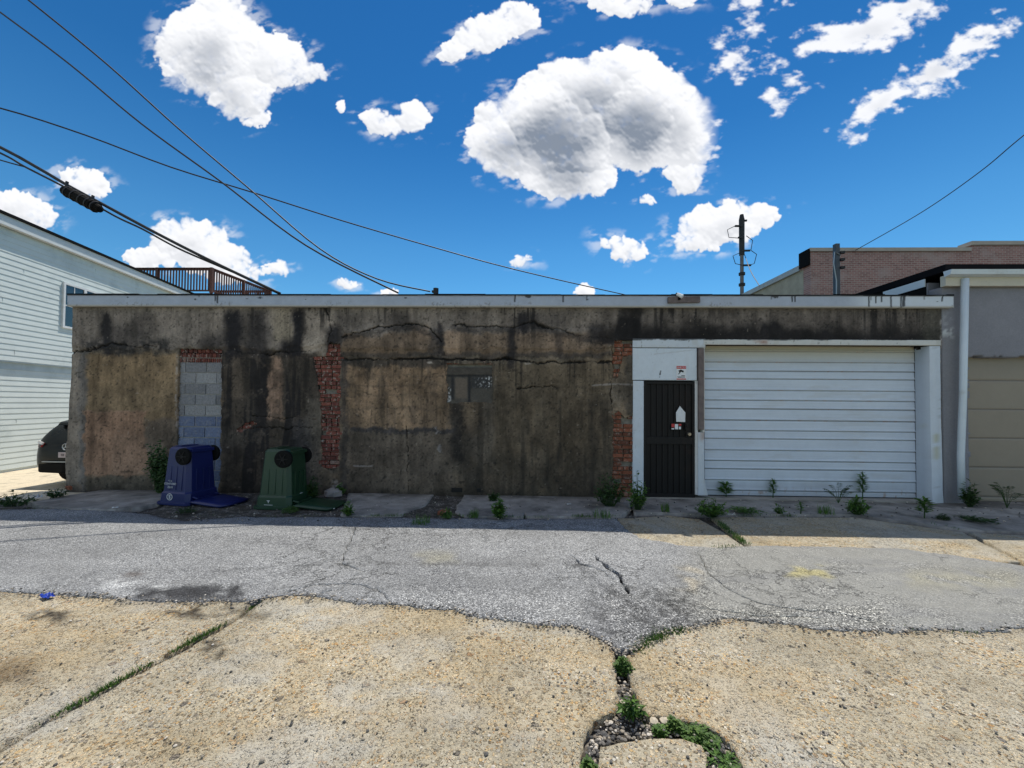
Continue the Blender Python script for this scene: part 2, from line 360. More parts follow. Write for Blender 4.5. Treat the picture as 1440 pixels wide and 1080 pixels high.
def leafmat(name, a, b_, c):
    m, t, b = newmat(name); g = t.n('ShaderNodeNewGeometry')
    t.set(b.inputs['Base Color'], t.ramp(g.outputs['Random Per Island'], [(0, a), (.5, b_), (1, c)])); b.inputs['Roughness'].default_value = 0.6
    tr = t.n('ShaderNodeBsdfTranslucent'); t.set(tr.inputs[0], b_); mx = t.n('ShaderNodeMixShader', i_0=0.25); t.t.links.new(b.outputs[0], mx.inputs[1]); t.t.links.new(tr.outputs[0], mx.inputs[2])
    t.t.links.new(mx.outputs[0], [n for n in t.t.nodes if n.type == 'OUTPUT_MATERIAL'][0].inputs[0]); return m
M_leaf = leafmat('weed_leaf', (.035, .085, .014), (.075, .165, .026), (.13, .25, .04))
M_leafd = leafmat('dark_leaf', (.018, .044, .012), (.034, .08, .018), (.06, .115, .026))
M_grass = leafmat('crack_grass', (.035, .08, .012), (.06, .14, .018), (.13, .21, .04))

# ------------------------------------------------------------------ ground materials (tint per vertex, stones by Voronoi)
def aggregate(name):
    m, t, b = newmat(name); p = worldpos(t); a = t.n('ShaderNodeAttribute', attribute_name='Col').outputs['Color']
    pd = t.vm('ADD', p, t.vm('SCALE', t.noise(p, 60, 2, 0.5, col=True), scale=0.012))
    pe = t.vm('ADD', p, t.vm('SCALE', t.vm('SUBTRACT', t.noise(p, 30, 3, 0.6, col=True), (.5, .5, .5)), scale=0.045))
    v1 = t.vor(pd, 40.0); v2 = t.vor(pd, 84.0); v3 = t.vor(pe, 16.0); v4 = t.vor(pe, 31.0)
    r1 = t.n('ShaderNodeSeparateColor', i_0=v1.outputs['Color']); r2 = t.n('ShaderNodeSeparateColor', i_0=v2.outputs['Color']); r3 = t.n('ShaderNodeSeparateColor', i_0=v3.outputs['Color']); r4 = t.n('ShaderNodeSeparateColor', i_0=v4.outputs['Color'])
    stone = [(0, (.10, .08, .06)), (.12, (.26, .21, .14)), (.30, (.48, .40, .27)), (.52, (.66, .57, .42)), (.68, (.58, .41, .20)), (.81, (.40, .23, .10)), (.89, (.74, .71, .63)), (.95, (.2, .18, .17)), (1, (.07, .07, .07))]
    s1 = t.ramp(r1.outputs[0], stone); s2 = t.ramp(r2.outputs[0], stone); s4 = t.ramp(r4.outputs[0], stone)
    def spot(v, r, rmin, rmax, keep):
        rad = t.m('ADD', rmin, t.m('MULTIPLY', r.outputs[2], rmax - rmin)); k = t.ss(t.m('SUBTRACT', rad, v.outputs['Distance']), -0.03, 0.05); return t.m('MULTIPLY', k, t.m('GREATER_THAN', r.outputs[1], keep))
    k1 = spot(v1, r1, .25, .62, .35); k2 = spot(v2, r2, .25, .65, .3); k3 = spot(v3, r3, .08, .34, .86); k4 = spot(v4, r4, .12, .45, .62)
    big = t.noise(p, 1.1, 5, 0.6); wear = t.ss(t.noise(p, 2.3, 6, 0.65), 0.40, 0.62)
    cem = t.ramp(t.noise(p, 35, 5, 0.7), [(0.25, (.30, .27, .205)), (.75, (.52, .475, .375))])
    c = t.mix(t.m('MULTIPLY', k2, t.m('ADD', 0.45, t.m('MULTIPLY', wear, 0.55))), cem, s2)
    c = t.mix(t.m('MULTIPLY', k1, t.m('ADD', 0.4, t.m('MULTIPLY', wear, 0.6))), c, s1)
    c = t.mix(t.m('MULTIPLY', k4, t.m('ADD', .2, t.m('MULTIPLY', wear, .7))), c, s4)
    s3 = t.ramp(r3.outputs[0], [(0, (.09, .085, .08)), (.3, (.17, .155, .14)), (.5, (.33, .2, .11)), (.7, (.42, .36, .28)), (.85, (.5, .46, .4)), (1, (.14, .13, .13))])
    c = t.mix(t.m('MULTIPLY', k3, .85), c, s3)
    pit = t.m('MAXIMUM', t.m('MULTIPLY', t.ss(t.vor(pe, 62.0).outputs['Distance'], 0.26, 0.12), t.ss(t.noise(p, 6, 5, .7), .46, .6)), t.m('MULTIPLY', t.ss(t.noise(pe, 48, 3, .6), .64, .70), t.ss(t.noise(p, 3, 5, .7), .44, .62)))
    smo = t.n('ShaderNodeAttribute', attribute_name='Smo').outputs['Fac']; c = t.mix(t.m('MULTIPLY', smo, t.ss(t.noise(p, 28, 5, .7), .70, .45, .25, .92)), c, t.ramp(t.noise(p, 40, 5, .7), [(.25, (.37, .355, .31)), (.75, (.49, .475, .43))]))
    c = t.mix(t.m('MULTIPLY', pit, 0.9), c, (.075, .058, .04)); c = t.mix(1.0, c, (1.12, 1.1, 1.06, 1), 'MULTIPLY')
    c = t.mix(1.0, c, t.ramp(big, [(0.3, (.84, .80, .72)), (.7, (1.12, 1.12, 1.12))]), 'MULTIPLY')
    c = t.mix(1.0, c, a, 'MULTIPLY')
    t.set(b.inputs['Base Color'], c); b.inputs['Roughness'].default_value = 0.9; b.inputs['Specular IOR Level'].default_value = 0.25
    h = t.m('ADD', t.m('MULTIPLY', k1, 0.7), t.m('ADD', t.m('MULTIPLY', k2, 0.4), t.m('ADD', t.m('MAXIMUM', k3, t.m('MULTIPLY', k4, .8)), t.m('MULTIPLY', t.noise(p, 120, 4, .6), 0.6))))
    h = t.m('SUBTRACT', h, t.m('MULTIPLY', pit, 1.5))
    bn = t.n('ShaderNodeBump', i_Strength=1.0, i_Distance=0.016, i_Height=h); t.set(b.inputs['Normal'], bn.outputs[0]); return m
def asphaltmat(name):
    m, t, b = newmat(name); p = worldpos(t); a = t.n('ShaderNodeAttribute', attribute_name='Col').outputs['Color']
    v1 = t.vor(p, 95.0); v2 = t.vor(p, 210.0); r1 = t.n('ShaderNodeSeparateColor', i_0=v1.outputs['Color']); r2 = t.n('ShaderNodeSeparateColor', i_0=v2.outputs['Color'])
    g1 = t.ramp(r1.outputs[0], [(0, (.045, .045, .047)), (.25, (.14, .14, .142)), (.55, (.29, .29, .285)), (.85, (.50, .495, .475)), (1, (.75, .74, .71))])
    g2 = t.ramp(r2.outputs[0], [(0, (.05, .05, .052)), (.4, (.22, .22, .22)), (.85, (.38, .38, .37)), (1, (.6, .58, .55))])
    c = t.mix(t.ss(v1.outputs['Distance'], .62, .45), g2, g1)
    c = t.mix(t.ss(t.noise(p, 0.9, 6, .6), .35, .7), c, t.mix(0.35, c, (.32, .315, .30)))
    pw = t.vm('ADD', p, t.vm('SCALE', t.vm('SUBTRACT', t.noise(p, 3.5, 5, .65, col=True), (.5, .5, .5)), scale=0.6))
    ve = t.vor(pw, 2.6, 'DISTANCE_TO_EDGE'); ve2 = t.vor(pw, 0.9, 'DISTANCE_TO_EDGE')
    am = t.n('ShaderNodeAttribute', attribute_name='Crk').outputs['Fac']
    cr = t.m('MULTIPLY', t.m('MULTIPLY', t.ss(ve.outputs[0], 0.017, 0.005), t.ss(t.noise(p, 2.2, 4, .6), .36, .54)), t.ss(am, .3, .65))
    cr2 = t.m('MULTIPLY', t.ss(ve2.outputs[0], 0.008, 0.003), t.ss(t.noise(p, 0.7, 3), .45, .6))
    cr = t.m('MAXIMUM', cr, t.m('MULTIPLY', cr2, 0.7))
    smo = t.n('ShaderNodeAttribute', attribute_name='Smo').outputs['Fac']
    c = t.mix(t.m('MULTIPLY', t.m('MAXIMUM', smo, 0.0), 0.7), c, t.ramp(t.noise(p, 55, 5, .7), [(.25, (.24, .238, .23)), (.75, (.36, .357, .345))]))
    c = t.mix(t.m('MAXIMUM', t.m('MULTIPLY', smo, -0.8), 0.0, clamp=True), c, t.vm('SCALE', t.mix(1.0, c, c, 'MULTIPLY'), scale=2.9))
    c = t.mix(1.0, c, (.95, .985, 1.03, 1), 'MULTIPLY')
    c = t.mix(1.0, c, a, 'MULTIPLY')
    c = t.mix(t.m('MULTIPLY', cr, 0.7), c, (.05, .05, .045))
    t.set(b.inputs['Base Color'], c); b.inputs['Roughness'].default_value = 0.85; b.inputs['Specular IOR Level'].default_value = 0.3
    h = t.m('SUBTRACT', t.m('ADD', t.m('SUBTRACT', 1.0, v1.outputs['Distance']), t.m('MULTIPLY', t.noise(p, 150, 3, .6), .6)), t.m('MULTIPLY', cr, 3.0))
    bn = t.n('ShaderNodeBump', i_Strength=0.8, i_Distance=0.006, i_Height=h); t.set(b.inputs['Normal'], bn.outputs[0]); return m
def slabmat(name):
    m, t, b = newmat(name); p = worldpos(t); a = t.n('ShaderNodeAttribute', attribute_name='Col').outputs['Color']
    c = t.ramp(t.noise(p, 22, 7, .7), [(.25, (.24, .225, .205)), (.75, (.36, .34, .31))])
    c = t.mix(t.ss(t.noise(p, 2.2, 6, .65), .5, .68), c, (.17, .16, .145)); c = t.mix(t.ss(t.noise(p, 140, 2, .5), .66, .74), c, (.1, .095, .09))
    c = t.mix(1.0, c, a, 'MULTIPLY'); t.set(b.inputs['Base Color'], c); b.inputs['Roughness'].default_value = 0.9
    bn = t.n('ShaderNodeBump', i_Strength=0.5, i_Distance=0.006, i_Height=t.noise(p, 70, 6, .65)); t.set(b.inputs['Normal'], bn.outputs[0]); return m
M_agg = aggregate('exposed_aggregate_concrete'); M_asph = asphaltmat('worn_asphalt'); M_slab = slabmat('grey_concrete')
M_dirt, t, b = newmat('dirt_and_gravel'); p = worldpos(t)
v = t.vor(p, 60.0); sc_ = t.n('ShaderNodeSeparateColor', i_0=v.outputs['Color'])
c = t.ramp(sc_.outputs[0], [(0, (.04, .037, .033)), (.5, (.1, .09, .078)), (.85, (.2, .18, .155)), (1, (.42, .4, .36))])
c = t.mix(t.ss(t.noise(p, 6, 5, .6), .4, .6), c, (.055, .047, .036)); t.set(b.inputs['Base Color'], c); b.inputs['Roughness'].default_value = 0.95
bn = t.n('ShaderNodeBump', i_Strength=1.0, i_Distance=0.012, i_Height=t.m('SUBTRACT', 1.0, v.outputs['Distance'])); t.set(b.inputs['Normal'], bn.outputs[0])

# ------------------------------------------------------------------ ground sheets
def densify(poly, step, jit, seed):
    out = []; n = len(poly)
    for i in range(n):
        a, b = Vector(poly[i]), Vector(poly[(i + 1) % n]); k = max(1, int((b - a).length / step))
        for j in range(k): out.append(a.lerp(b, j / k))
    q = []
    for i, v in enumerate(out):
        dx = .5 * (fbm(v.x * 30, v.y * 30, 2, seed + 13) - .5) + (fbm(v.x * 3.1, v.y * 3.1, 4, seed) - .5) + .5 * (fbm(v.x * 14, v.y * 14, 3, seed + 3) - .5)
        dy = .5 * (fbm(v.x * 30, v.y * 30 + 50, 2, seed + 15) - .5) + (fbm(v.x * 3.1 + 50, v.y * 3.1, 4, seed + 5) - .5) + .5 * (fbm(v.x * 14, v.y * 14 + 50, 3, seed + 9) - .5)
        q.append(Vector((v.x + float(dx) * jit * 2, v.y + float(dy) * jit * 2)))
    return q
def sheet(name, poly, mat, z=0.0, thick=0.06, grid=0.05, step=0.03, jit=0.02, seed=1, colf=None, crkf=None, smof=None, zf=None, slits=(), feather=0.0):
    out = densify(poly, step, jit, seed); n = len(out)
    V = list(out); E = [(i, (i + 1) % n) for i in range(n)]
    for pts, wdt in slits:
        pl = []
        for i in range(len(pts) - 1):
            a, b = Vector(pts[i]), Vector(pts[i + 1]); k = max(1, int((b - a).length / 0.06)); pl += [a.lerp(b, j / k) for j in range(k)]
        pl.append(Vector(pts[-1])); L = []; Rr = []
        for i, v in enumerate(pl):
            d = (pl[min(i + 1, len(pl) - 1)] - pl[max(i - 1, 0)]).normalized(); nn = Vector((-d.y, d.x))
            o = float(fbm(v.x * 9, v.y * 9, 3, seed + 31) - .5) * 0.1; ww = wdt * (.35 + 1.3 * float(vn(v.x * 11, v.y * 11, seed + 2))) * (1 if 0 < i < len(pl) - 1 else 0.1) / 2
            L.append(v + nn * (o + ww)); Rr.append(v + nn * (o - ww))
        lp = L + Rr[::-1]; b0 = len(V); V += lp; E += [(b0 + i, b0 + (i + 1) % len(lp)) for i in range(len(lp))]
        slitpolys.append([tuple(q) for q in lp])
    px_ = np.array([(v.x, v.y) for v in out]); x0, y0 = px_.min(0); x1, y1 = px_.max(0)
    gx, gy = np.meshgrid(np.arange(x0, x1, grid), np.arange(y0, y1, grid)); rs = np.random.RandomState(seed)
    gx = gx + rs.uniform(-.3, .3, gx.shape) * grid; gy = gy + rs.uniform(-.3, .3, gy.shape) * grid
    ins = inpoly(gx, gy, [tuple(v) for v in out])
    V += [Vector(q) for q in zip(gx[ins], gy[ins])]
    vv, ee, ff = delaunay_2d_cdt(V, E, [], 0, 1e-5)[:3]
    co = np.array([(q.x, q.y) for q in vv]); ff = np.array([f for f in ff if len(f) == 3])
    c = co[ff].mean(1); keep = inpoly(c[:, 0], c[:, 1], [tuple(q) for q in out])
    for pts in slitpolys: keep &= ~inpoly(c[:, 0], c[:, 1], pts)
    slitpolys.clear()
    ff = ff[keep]
    a, b_, d = co[ff[:, 0]], co[ff[:, 1]], co[ff[:, 2]]
    cr = (b_[:, 0] - a[:, 0]) * (d[:, 1] - a[:, 1]) - (b_[:, 1] - a[:, 1]) * (d[:, 0] - a[:, 0]); ff[cr < 0] = ff[cr < 0][:, ::-1]
    used = np.unique(ff); remap = np.full(len(co), -1); remap[used] = np.arange(len(used)); co = co[used]; ff = remap[ff]
    zz = np.full(len(co), z) + (zf(co[:, 0], co[:, 1]) if zf else 0)
    if feather:
        ol = [tuple(q) for q in out[::3]]; ol.append(ol[0]); dd = pdist(co[:, 0], co[:, 1], ol); zz = zz - (1 - sm(0, feather, dd)) * (z - 0.004) * .8
    P3 = np.c_[co, zz]
    ed = np.concatenate([ff[:, [0, 1]], ff[:, [1, 2]], ff[:, [2, 0]]]); key = np.sort(ed, 1); _, idx, cnt = np.unique(key, axis=0, return_index=True, return_counts=True)
    be = ed[idx[cnt == 1]]; bv = np.unique(be); m2 = np.full(len(P3), -1); m2[bv] = len(P3) + np.arange(len(bv))
    low = P3[bv].copy(); low[:, 2] -= thick; P4 = np.r_[P3, low]
    sk = np.r_[np.c_[be[:, 1], be[:, 0], m2[be[:, 0]]], np.c_[be[:, 1], m2[be[:, 0]], m2[be[:, 1]]]]
    F4 = np.r_[ff, sk]
    u, v_ = proj(P4[:, 0], P4[:, 1], np.zeros(len(P4))); cols = np.ones((len(P4), 3)) if colf is None else colf(u, v_, P4[:, 0], P4[:, 1])
    me = mesh_np(name, P4, F4, cols)
    if crkf is not None:
        ca = me.attributes.new('Crk', 'FLOAT', 'POINT'); ca.data.foreach_set('value', crkf(u, v_, P4[:, 0], P4[:, 1]).astype(np.float32))
    if smof is not None:
        ca = me.attributes.new('Smo', 'FLOAT', 'POINT'); ca.data.foreach_set('value', smof(u, v_, P4[:, 0], P4[:, 1]).astype(np.float32))
    me.materials.append(mat); o = link(name, me); o['kind'] = 'structure'; return o
slitpolys = []
def g2(pts, z=0.0): return [tuple(G(a, b, z).xy) for a, b in pts]

NEAR = [(-60,832),(0,834),(60,836),(110,838),(150,840),(185,846),(260,848),(300,846),(345,847),(372,842),(420,838),(450,840),(500,850),(545,850),(590,855),(640,858),(660,866),(700,872),(760,880),(800,881),(830,892),(858,908),(868,918),(890,915),(905,905),(935,890),(965,884),(1000,876),(1040,872),(1090,878),(1150,885),(1200,888),(1255,890),(1300,885),(1370,889),(1440,884),(1540,884)]
FAR = [(1540,815),(1440,797),(1400,790),(1330,780),(1260,771),(1180,770),(1100,768),(1000,770),(960,768),(900,757),(885,748),(866,730),(860,730),(700,731),(560,729),(480,728),(340,727),(260,733),(200,723),(150,720),(60,716),(0,717),(-60,718)]
def und(x, y): return 0.02 * (fbm(x * .8, y * .8, 3, 4) - .5) + 0.008 * (fbm(x * 3, y * 3, 3, 9) - .5)
def col_asph(u, v, x, y):
    n = fbm(x * 1.5, y * 1.5, 5, 21); n2 = fbm(x * 6, y * 6, 4, 22)
    C = np.ones((len(u), 3)) * (0.9 + 0.35 * (n - .5))[:, None]
    C *= (1 + .25 * (vn(x * .9, y * 5, 7) - .5))[:, None]
    du = u + 30 * (n2 - .5); dv = v + 10 * (n2 - .5)
    right = sm(930, 1010, du + (v - 800) * .3)                           # thin pale overlay on the right
    C = mixc(C, (.98, .955, .87), right * .85); C = mixc(C, (.80, .79, .77), right * sm(.5, .64, fbm(x * .8, y * 4.5, 4, 23)) * .6); C *= .95
    C = mixc(C, (.16, .16, .17), bx(u + 70 * (n2 - .5), v + 14 * (n2 - .5), 192, 826, 345, 858, 4) * sm(.26, .40, fbm(x * 8, y * 10, 4, 25)))
    C = mixc(C, (1.6, 1.6, 1.58), bx(u + 60 * (n2 - .5), v + 10 * (n2 - .5), 150, 818, 225, 838, 6) * sm(.42, .56, fbm(x * 9, y * 12, 4, 26)) * .8)
    C = mixc(C, (.62, .62, .63), bx(du, dv, 830, 850, 975, 915, 22) * .8); C *= (1 - .5 * bx(du, dv, 830, 820, 990, 905, 20) * sm(.48, .6, fbm(x * 22, y * 22, 2, 24)))[:, None]
    C = mixc(C, (1.4, 1.22, .92), bx(du, dv, 962, 800, 990, 838, 7) * sm(.42, .6, n2) * .7)
    C = mixc(C, (1.3, 1.15, .6), np.clip( bx(u + 60 * (n2 - .5), v + 16 * (n2 - .5), 1105, 799, 1165, 813, 5) * sm(.38, .52, fbm(x * 7, y * 9, 3, 29)) * 1.0 + bx(du, dv, 590, 780, 640, 792, 9) * .3 + bx(du, dv, 1280, 805, 1440, 830, 14) * .25 * sm(.45, .6, n2), 0, 1))
    C = mixc(C, (.75, .75, .76), (1 - sm(0, 7, pdist(u, v, NEAR) + 3 * (n2 - .5))) * .6)
    C = mixc(C, (.4, .4, .4), (1 - sm(.5, 3, pdist(u, v + 5 * (n2 - .5), [(300,806),(420,798),(560,795),(700,796),(830,797)]))) * .6 * sm(.35, .5, fbm(x * 7, y * 7, 3, 27)))
    C = mixc(C, (.45, .45, .46), (1 - sm(1, 6, pdist(u + 14 * (n2 - .5), v + 6 * (n2 - .5), [(805,790),(830,812),(872,842),(885,850)]))) * .55)
    C *= (.86 + .28 * fbm(x * 14, y * 14, 3, 28))[:, None]
    C = mixc(C, (.35, .28, .24), bx(du, dv, 172, 805, 196, 812, 4) * .7)
    return C
def crk_asph(u, v, x, y):
    n = fbm(x * 1.2, y * 1.2, 4, 41)
    m = bx(u, v, 380, 750, 560, 850, 40) * .8 + bx(u, v, 930, 790, 1260, 890, 30) * .75 + bx(u, v, 800, 780, 900, 860, 20) * .6 + bx(u, v, 500, 728, 860, 746, 8) * .8 + sm(.55, .7, n) * .4
    return np.clip(m * (.5 + n), 0, 1)
def smo_asph(u, v, x, y):
    n = fbm(x * 3, y * 6, 4, 44); m = sm(985, 1060, u + (v - 800) * .5) * sm(.30, .5, n) * (1 - bx(u, v, 980, 852, 1250, 900, 10))
    c = np.clip(bx(u, v, 850, 832, 1010, 915, 22) + bx(u, v, 980, 856, 1250, 895, 8) + bx(u, v, 560, 835, 830, 890, 14) * .5, 0, 1)
    return m - c * (.4 + .9 * n)
road_sl = [(g2([(838,782),(850,797),(868,808),(878,822),(882,838)]), .045), (g2([(805,782),(815,795),(845,806),(868,820)]), .02), (g2([(985,778),(990,800),(1010,818),(1040,842),(1100,858),(1180,866),(1240,880)]), .014),
           (g2([(440,838),(480,830),(505,805),(478,795),(492,765),(500,742)]), .012), (g2([(395,835),(470,822),(530,830),(548,846)]), .011), (g2([(560,742),(585,735),(600,729)]), .014), (g2([(980,855),(1060,868),(1160,872)]), .01)]
sheet('alley_road', g2(NEAR) + [(14, 3.0), (14, 4.6)] + g2(FAR) + [(-14, 6.1), (-14, 4.0)], M_asph, 0.016, 0.05, 0.05, 0.02, 0.035, 3, col_asph, crk_asph, smo_asph, und, road_sl, feather=0.12)

def col_agg(u, v, x, y):
    n = fbm(x * 1.3, y * 1.3, 5, 61); n2 = fbm(x * 5, y * 5, 4, 62)
    C = np.ones((len(u), 3)) * (1.0 + .3 * (n - .5))[:, None]
    C = mixc(C, (1.08, .95, .74), sm(.5, .66, fbm(x * .9 + 9, y * 1.8, 4, 63)) * .5); C *= np.array((.95, .98, 1.03))
    du = u + 30 * (n2 - .5); dv = v + 14 * (n2 - .5)
    C = mixc(C, (.36, .30, .24), bx(du, dv, -60, 925, 55, 965, 18) * .75)                       # oil-brown stain at the left
    dk = sm(.46, .6, fbm(x * 9, y * 9, 4, 66))
    C = mixc(C, (.17, .17, .18), np.clip(bx(u + 60 * (n2 - .5), v + 16 * (n2 - .5), 236, 844, 372, 872, 5) + bx(du, dv, 42, 858, 98, 876, 5) + bx(du, dv, 272, 895, 312, 926, 5) + bx(du, dv, 330, 905, 360, 912, 3), 0, 1) * sm(.46, .54, fbm(x * 13, y * 16, 4, 66)) * .95)
    C = mixc(C, (1.02, 1.06, 1.12), sm(.50, .60, fbm(x * 2.2, y * 3, 4, 67)) * .45); C *= (.84 + .32 * fbm(x * 11, y * 11, 3, 68))[:, None]
    C = mixc(C, (.72, .7, .68), (1 - sm(0, 5, pdist(u, v, [(-60,834)] + NEAR) + 4 * (n2 - .5))) * .5)
    return C
def smo_agg(u, v, x, y):
    n2 = fbm(x * 5, y * 5, 4, 75); a = bx(u + 60 * (n2 - .5), v + 26 * (n2 - .5), 470, 962, 690, 1022, 12) * sm(.40, .50, fbm(x * 3.2, y * 5, 4, 76))
    return np.clip(a + .8 * sm(.56, .66, fbm(x * 1.6 + 4, y * 2.2, 5, 77)), 0, 1)
NL = [q for q in NEAR if q[0] <= 345]; NR = [q for q in NEAR if 372 <= q[0] <= 858]
def up(pts, d=-4): return [(a, b + d) for a, b in pts]
Wn = lambda x, y: (x, y)
sheet('concrete_pavement', g2(up(NL)) + g2([(352,852),(320,872),(240,915),(165,955),(110,985),(48,1018),(-40,1075)]) + [(-3.4, 1.3), (-14, 1.3), (-14, 4.1)], M_agg, 0.0, 0.06, 0.045, 0.02, 0.022, 5, col_agg, None, smo_agg, und)
sheet('concrete_pavement', g2([(364,850)] + up(NR) + [(864,920),(868,945),(866,985),(862,1000),(836,1016),(823,1040),(818,1080)]) + [(.36, 1.25), (-3.2, 1.25)] + g2([(-28,1078),(56,1022),(118,990),(172,960),(250,920),(328,876)]), M_agg, 0.0, 0.06, 0.045, 0.02, 0.026, 6, col_agg, None, smo_agg, und)
NRR = [q for q in NEAR if q[0] >= 905]
sheet('concrete_pavement', g2([(884,922)] + up(NRR)) + [(14, 3.1), (14, 1.3), (1.2, 1.25)] + g2([(1052,1082),(1046,1066),(1012,1030),(990,1019),(965,1013),(940,1008),(908,1002),(893,972),(882,950)]), M_agg, 0.0, 0.06, 0.045, 0.02, 0.026, 7, col_agg, None, smo_agg, und)
sheet('concrete_pavement', g2([(845,1052),(870,1046),(920,1040),(960,1039),(985,1049),(992,1065),(990,1090)]) + [(1.0, 1.25), (.45, 1.25)] + g2([(838,1085)]), M_agg, 0.0, 0.06, 0.03, 0.02, 0.012, 8, col_agg, None, smo_agg, und)
me = mesh_np('concrete_pavement', np.array([(-14, -16, .0), (14, -16, .0), (14, 1.22, .0), (-14, 1.22, .0)]), np.array([(0, 1, 2, 3)]), np.ones((4, 3))); me.materials.append(M_agg); o = link('concrete_pavement', me); o['kind'] = 'structure'
# aprons in front of the doors
sheet('concrete_pavement', g2([(868,729),(938,725),(983,730),(1016,748),(1048,768),(1000,776),(950,774),(895,760),(880,748)]), M_agg, 0.0, 0.06, 0.06, 0.04, 0.015, 11, col_agg, None, smo_agg, und)
sheet('concrete_pavement', g2([(1000,727),(1200,728),(1352,748),(1434,790),(1380,794),(1320,786),(1240,778),(1062,775),(1026,748)]), M_agg, 0.0, 0.06, 0.06, 0.04, 0.015, 12, col_agg, None, smo_agg, und)
sheet('concrete_pavement', g2([(1362,748),(1600,762)]) + [(14, 5.3), (14, 4.2)] + g2([(1600,840),(1448,806),(1440,790)]), M_agg, 0.0, 0.06, 0.06, 0.04, 0.015, 13, col_agg, None, smo_agg, und)
def col_slab(u, v, x, y):
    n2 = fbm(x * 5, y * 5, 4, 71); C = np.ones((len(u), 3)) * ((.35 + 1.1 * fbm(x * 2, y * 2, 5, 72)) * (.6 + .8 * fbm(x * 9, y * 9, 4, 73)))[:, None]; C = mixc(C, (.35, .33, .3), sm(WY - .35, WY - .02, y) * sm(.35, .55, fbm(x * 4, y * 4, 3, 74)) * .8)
    return mixc(C, (1.5, 1.6, 1.75), bx(u + 20 * (n2 - .5), v + 8 * (n2 - .5), 1080, 736, 1130, 744, 3) * .5)
WY = 7.18
sheet('door_apron', g2([(892,722),(960,723),(1000,724),(1200,725),(1352,745),(1600,757)]) + [(14, 5.5), (14, WY + .3), (G(890, 700).x, WY + .3)], M_slab, 0.012, 0.06, 0.07, 0.04, 0.015, 14, col_slab, None, None, und)
sheet('sidewalk', [(G(478, 700).x, WY + .1), (G(606, 700).x, WY + .1)] + g2([(600,712),(570,722),(565,727),(480,726)]), M_slab, 0.02, 0.07, 0.05, 0.02, 0.03, 15, col_slab, None, None, und)
sheet('sidewalk', [(G(650, 700).x, WY + .1), (G(888, 700).x, WY + .1)] + g2([(886,717),(872,727),(740,728.5),(738,722),(736.5,728.5),(655,728),(640,722)]), M_slab, 0.02, 0.07, 0.05, 0.02, 0.03, 16, col_slab, None, None, und)
sheet('sidewalk', [(G(96, 700).x, WY + .1), (G(246, 700).x, WY + .1)] + g2([(238,705),(200,715),(140,719),(60,715),(40,708)]), M_slab, 0.02, 0.07, 0.05, 0.02, 0.035, 17, col_slab, None, None, und)
sheet('ground', [(G(228, 700).x, WY + .1), (G(660, 700).x, WY + .1)] + g2([(662,729),(480,729.5),(340,729),(262,734),(205,726)]), M_dirt, -.006, 0.06, 0.05, 0.04, 0.02, 18, None, None, None, lambda x, y: .03 * (fbm(x * 3, y * 3, 4, 19) - .5))
# drive beside the garage, falling away to the back
DZ = -0.45
gx, gy = np.meshgrid(np.linspace(-22, -7.6, 90), np.linspace(6.4, 26, 120))
gz = DZ * sm(7.0, 9.2, gy) - .03 + .015 * (fbm(gx, gy, 3, 5) - .5)
nx = gx.shape[1]; ii = np.arange(gx.size).reshape(gx.shape); ff = np.c_[ii[:-1, :-1].ravel(), ii[:-1, 1:].ravel(), ii[1:, 1:].ravel(), ii[1:, :-1].ravel()]
cc = np.ones((gx.size, 3)) * np.array((2.0, 1.85, 1.5))
me = mesh_np('driveway', np.c_[gx.ravel(), gy.ravel(), gz.ravel()], ff, cc, True); me.materials.append(M_slab); o = link('driveway', me); o['kind'] = 'structure'
mb = MB(); mb.add([(-7.9, -40, -.052), (600, -40, -.052), (600, 6.4, -.052), (-7.9, 6.4, -.052), (-600, -40, -.052), (-600, 6.4, -.052)], [(0, 1, 2, 3), (4, 0, 3, 5)])
mb.add([(-600, 6.4, -.052), (600, 6.4, -.052), (600, 9.4, -.52), (-600, 9.4, -.52), (600, 600, -.52), (-600, 600, -.52)], [(0, 1, 2, 3), (3, 2, 4, 5)])
o = mb.build('ground', M_dirt); o['kind'] = 'structure'

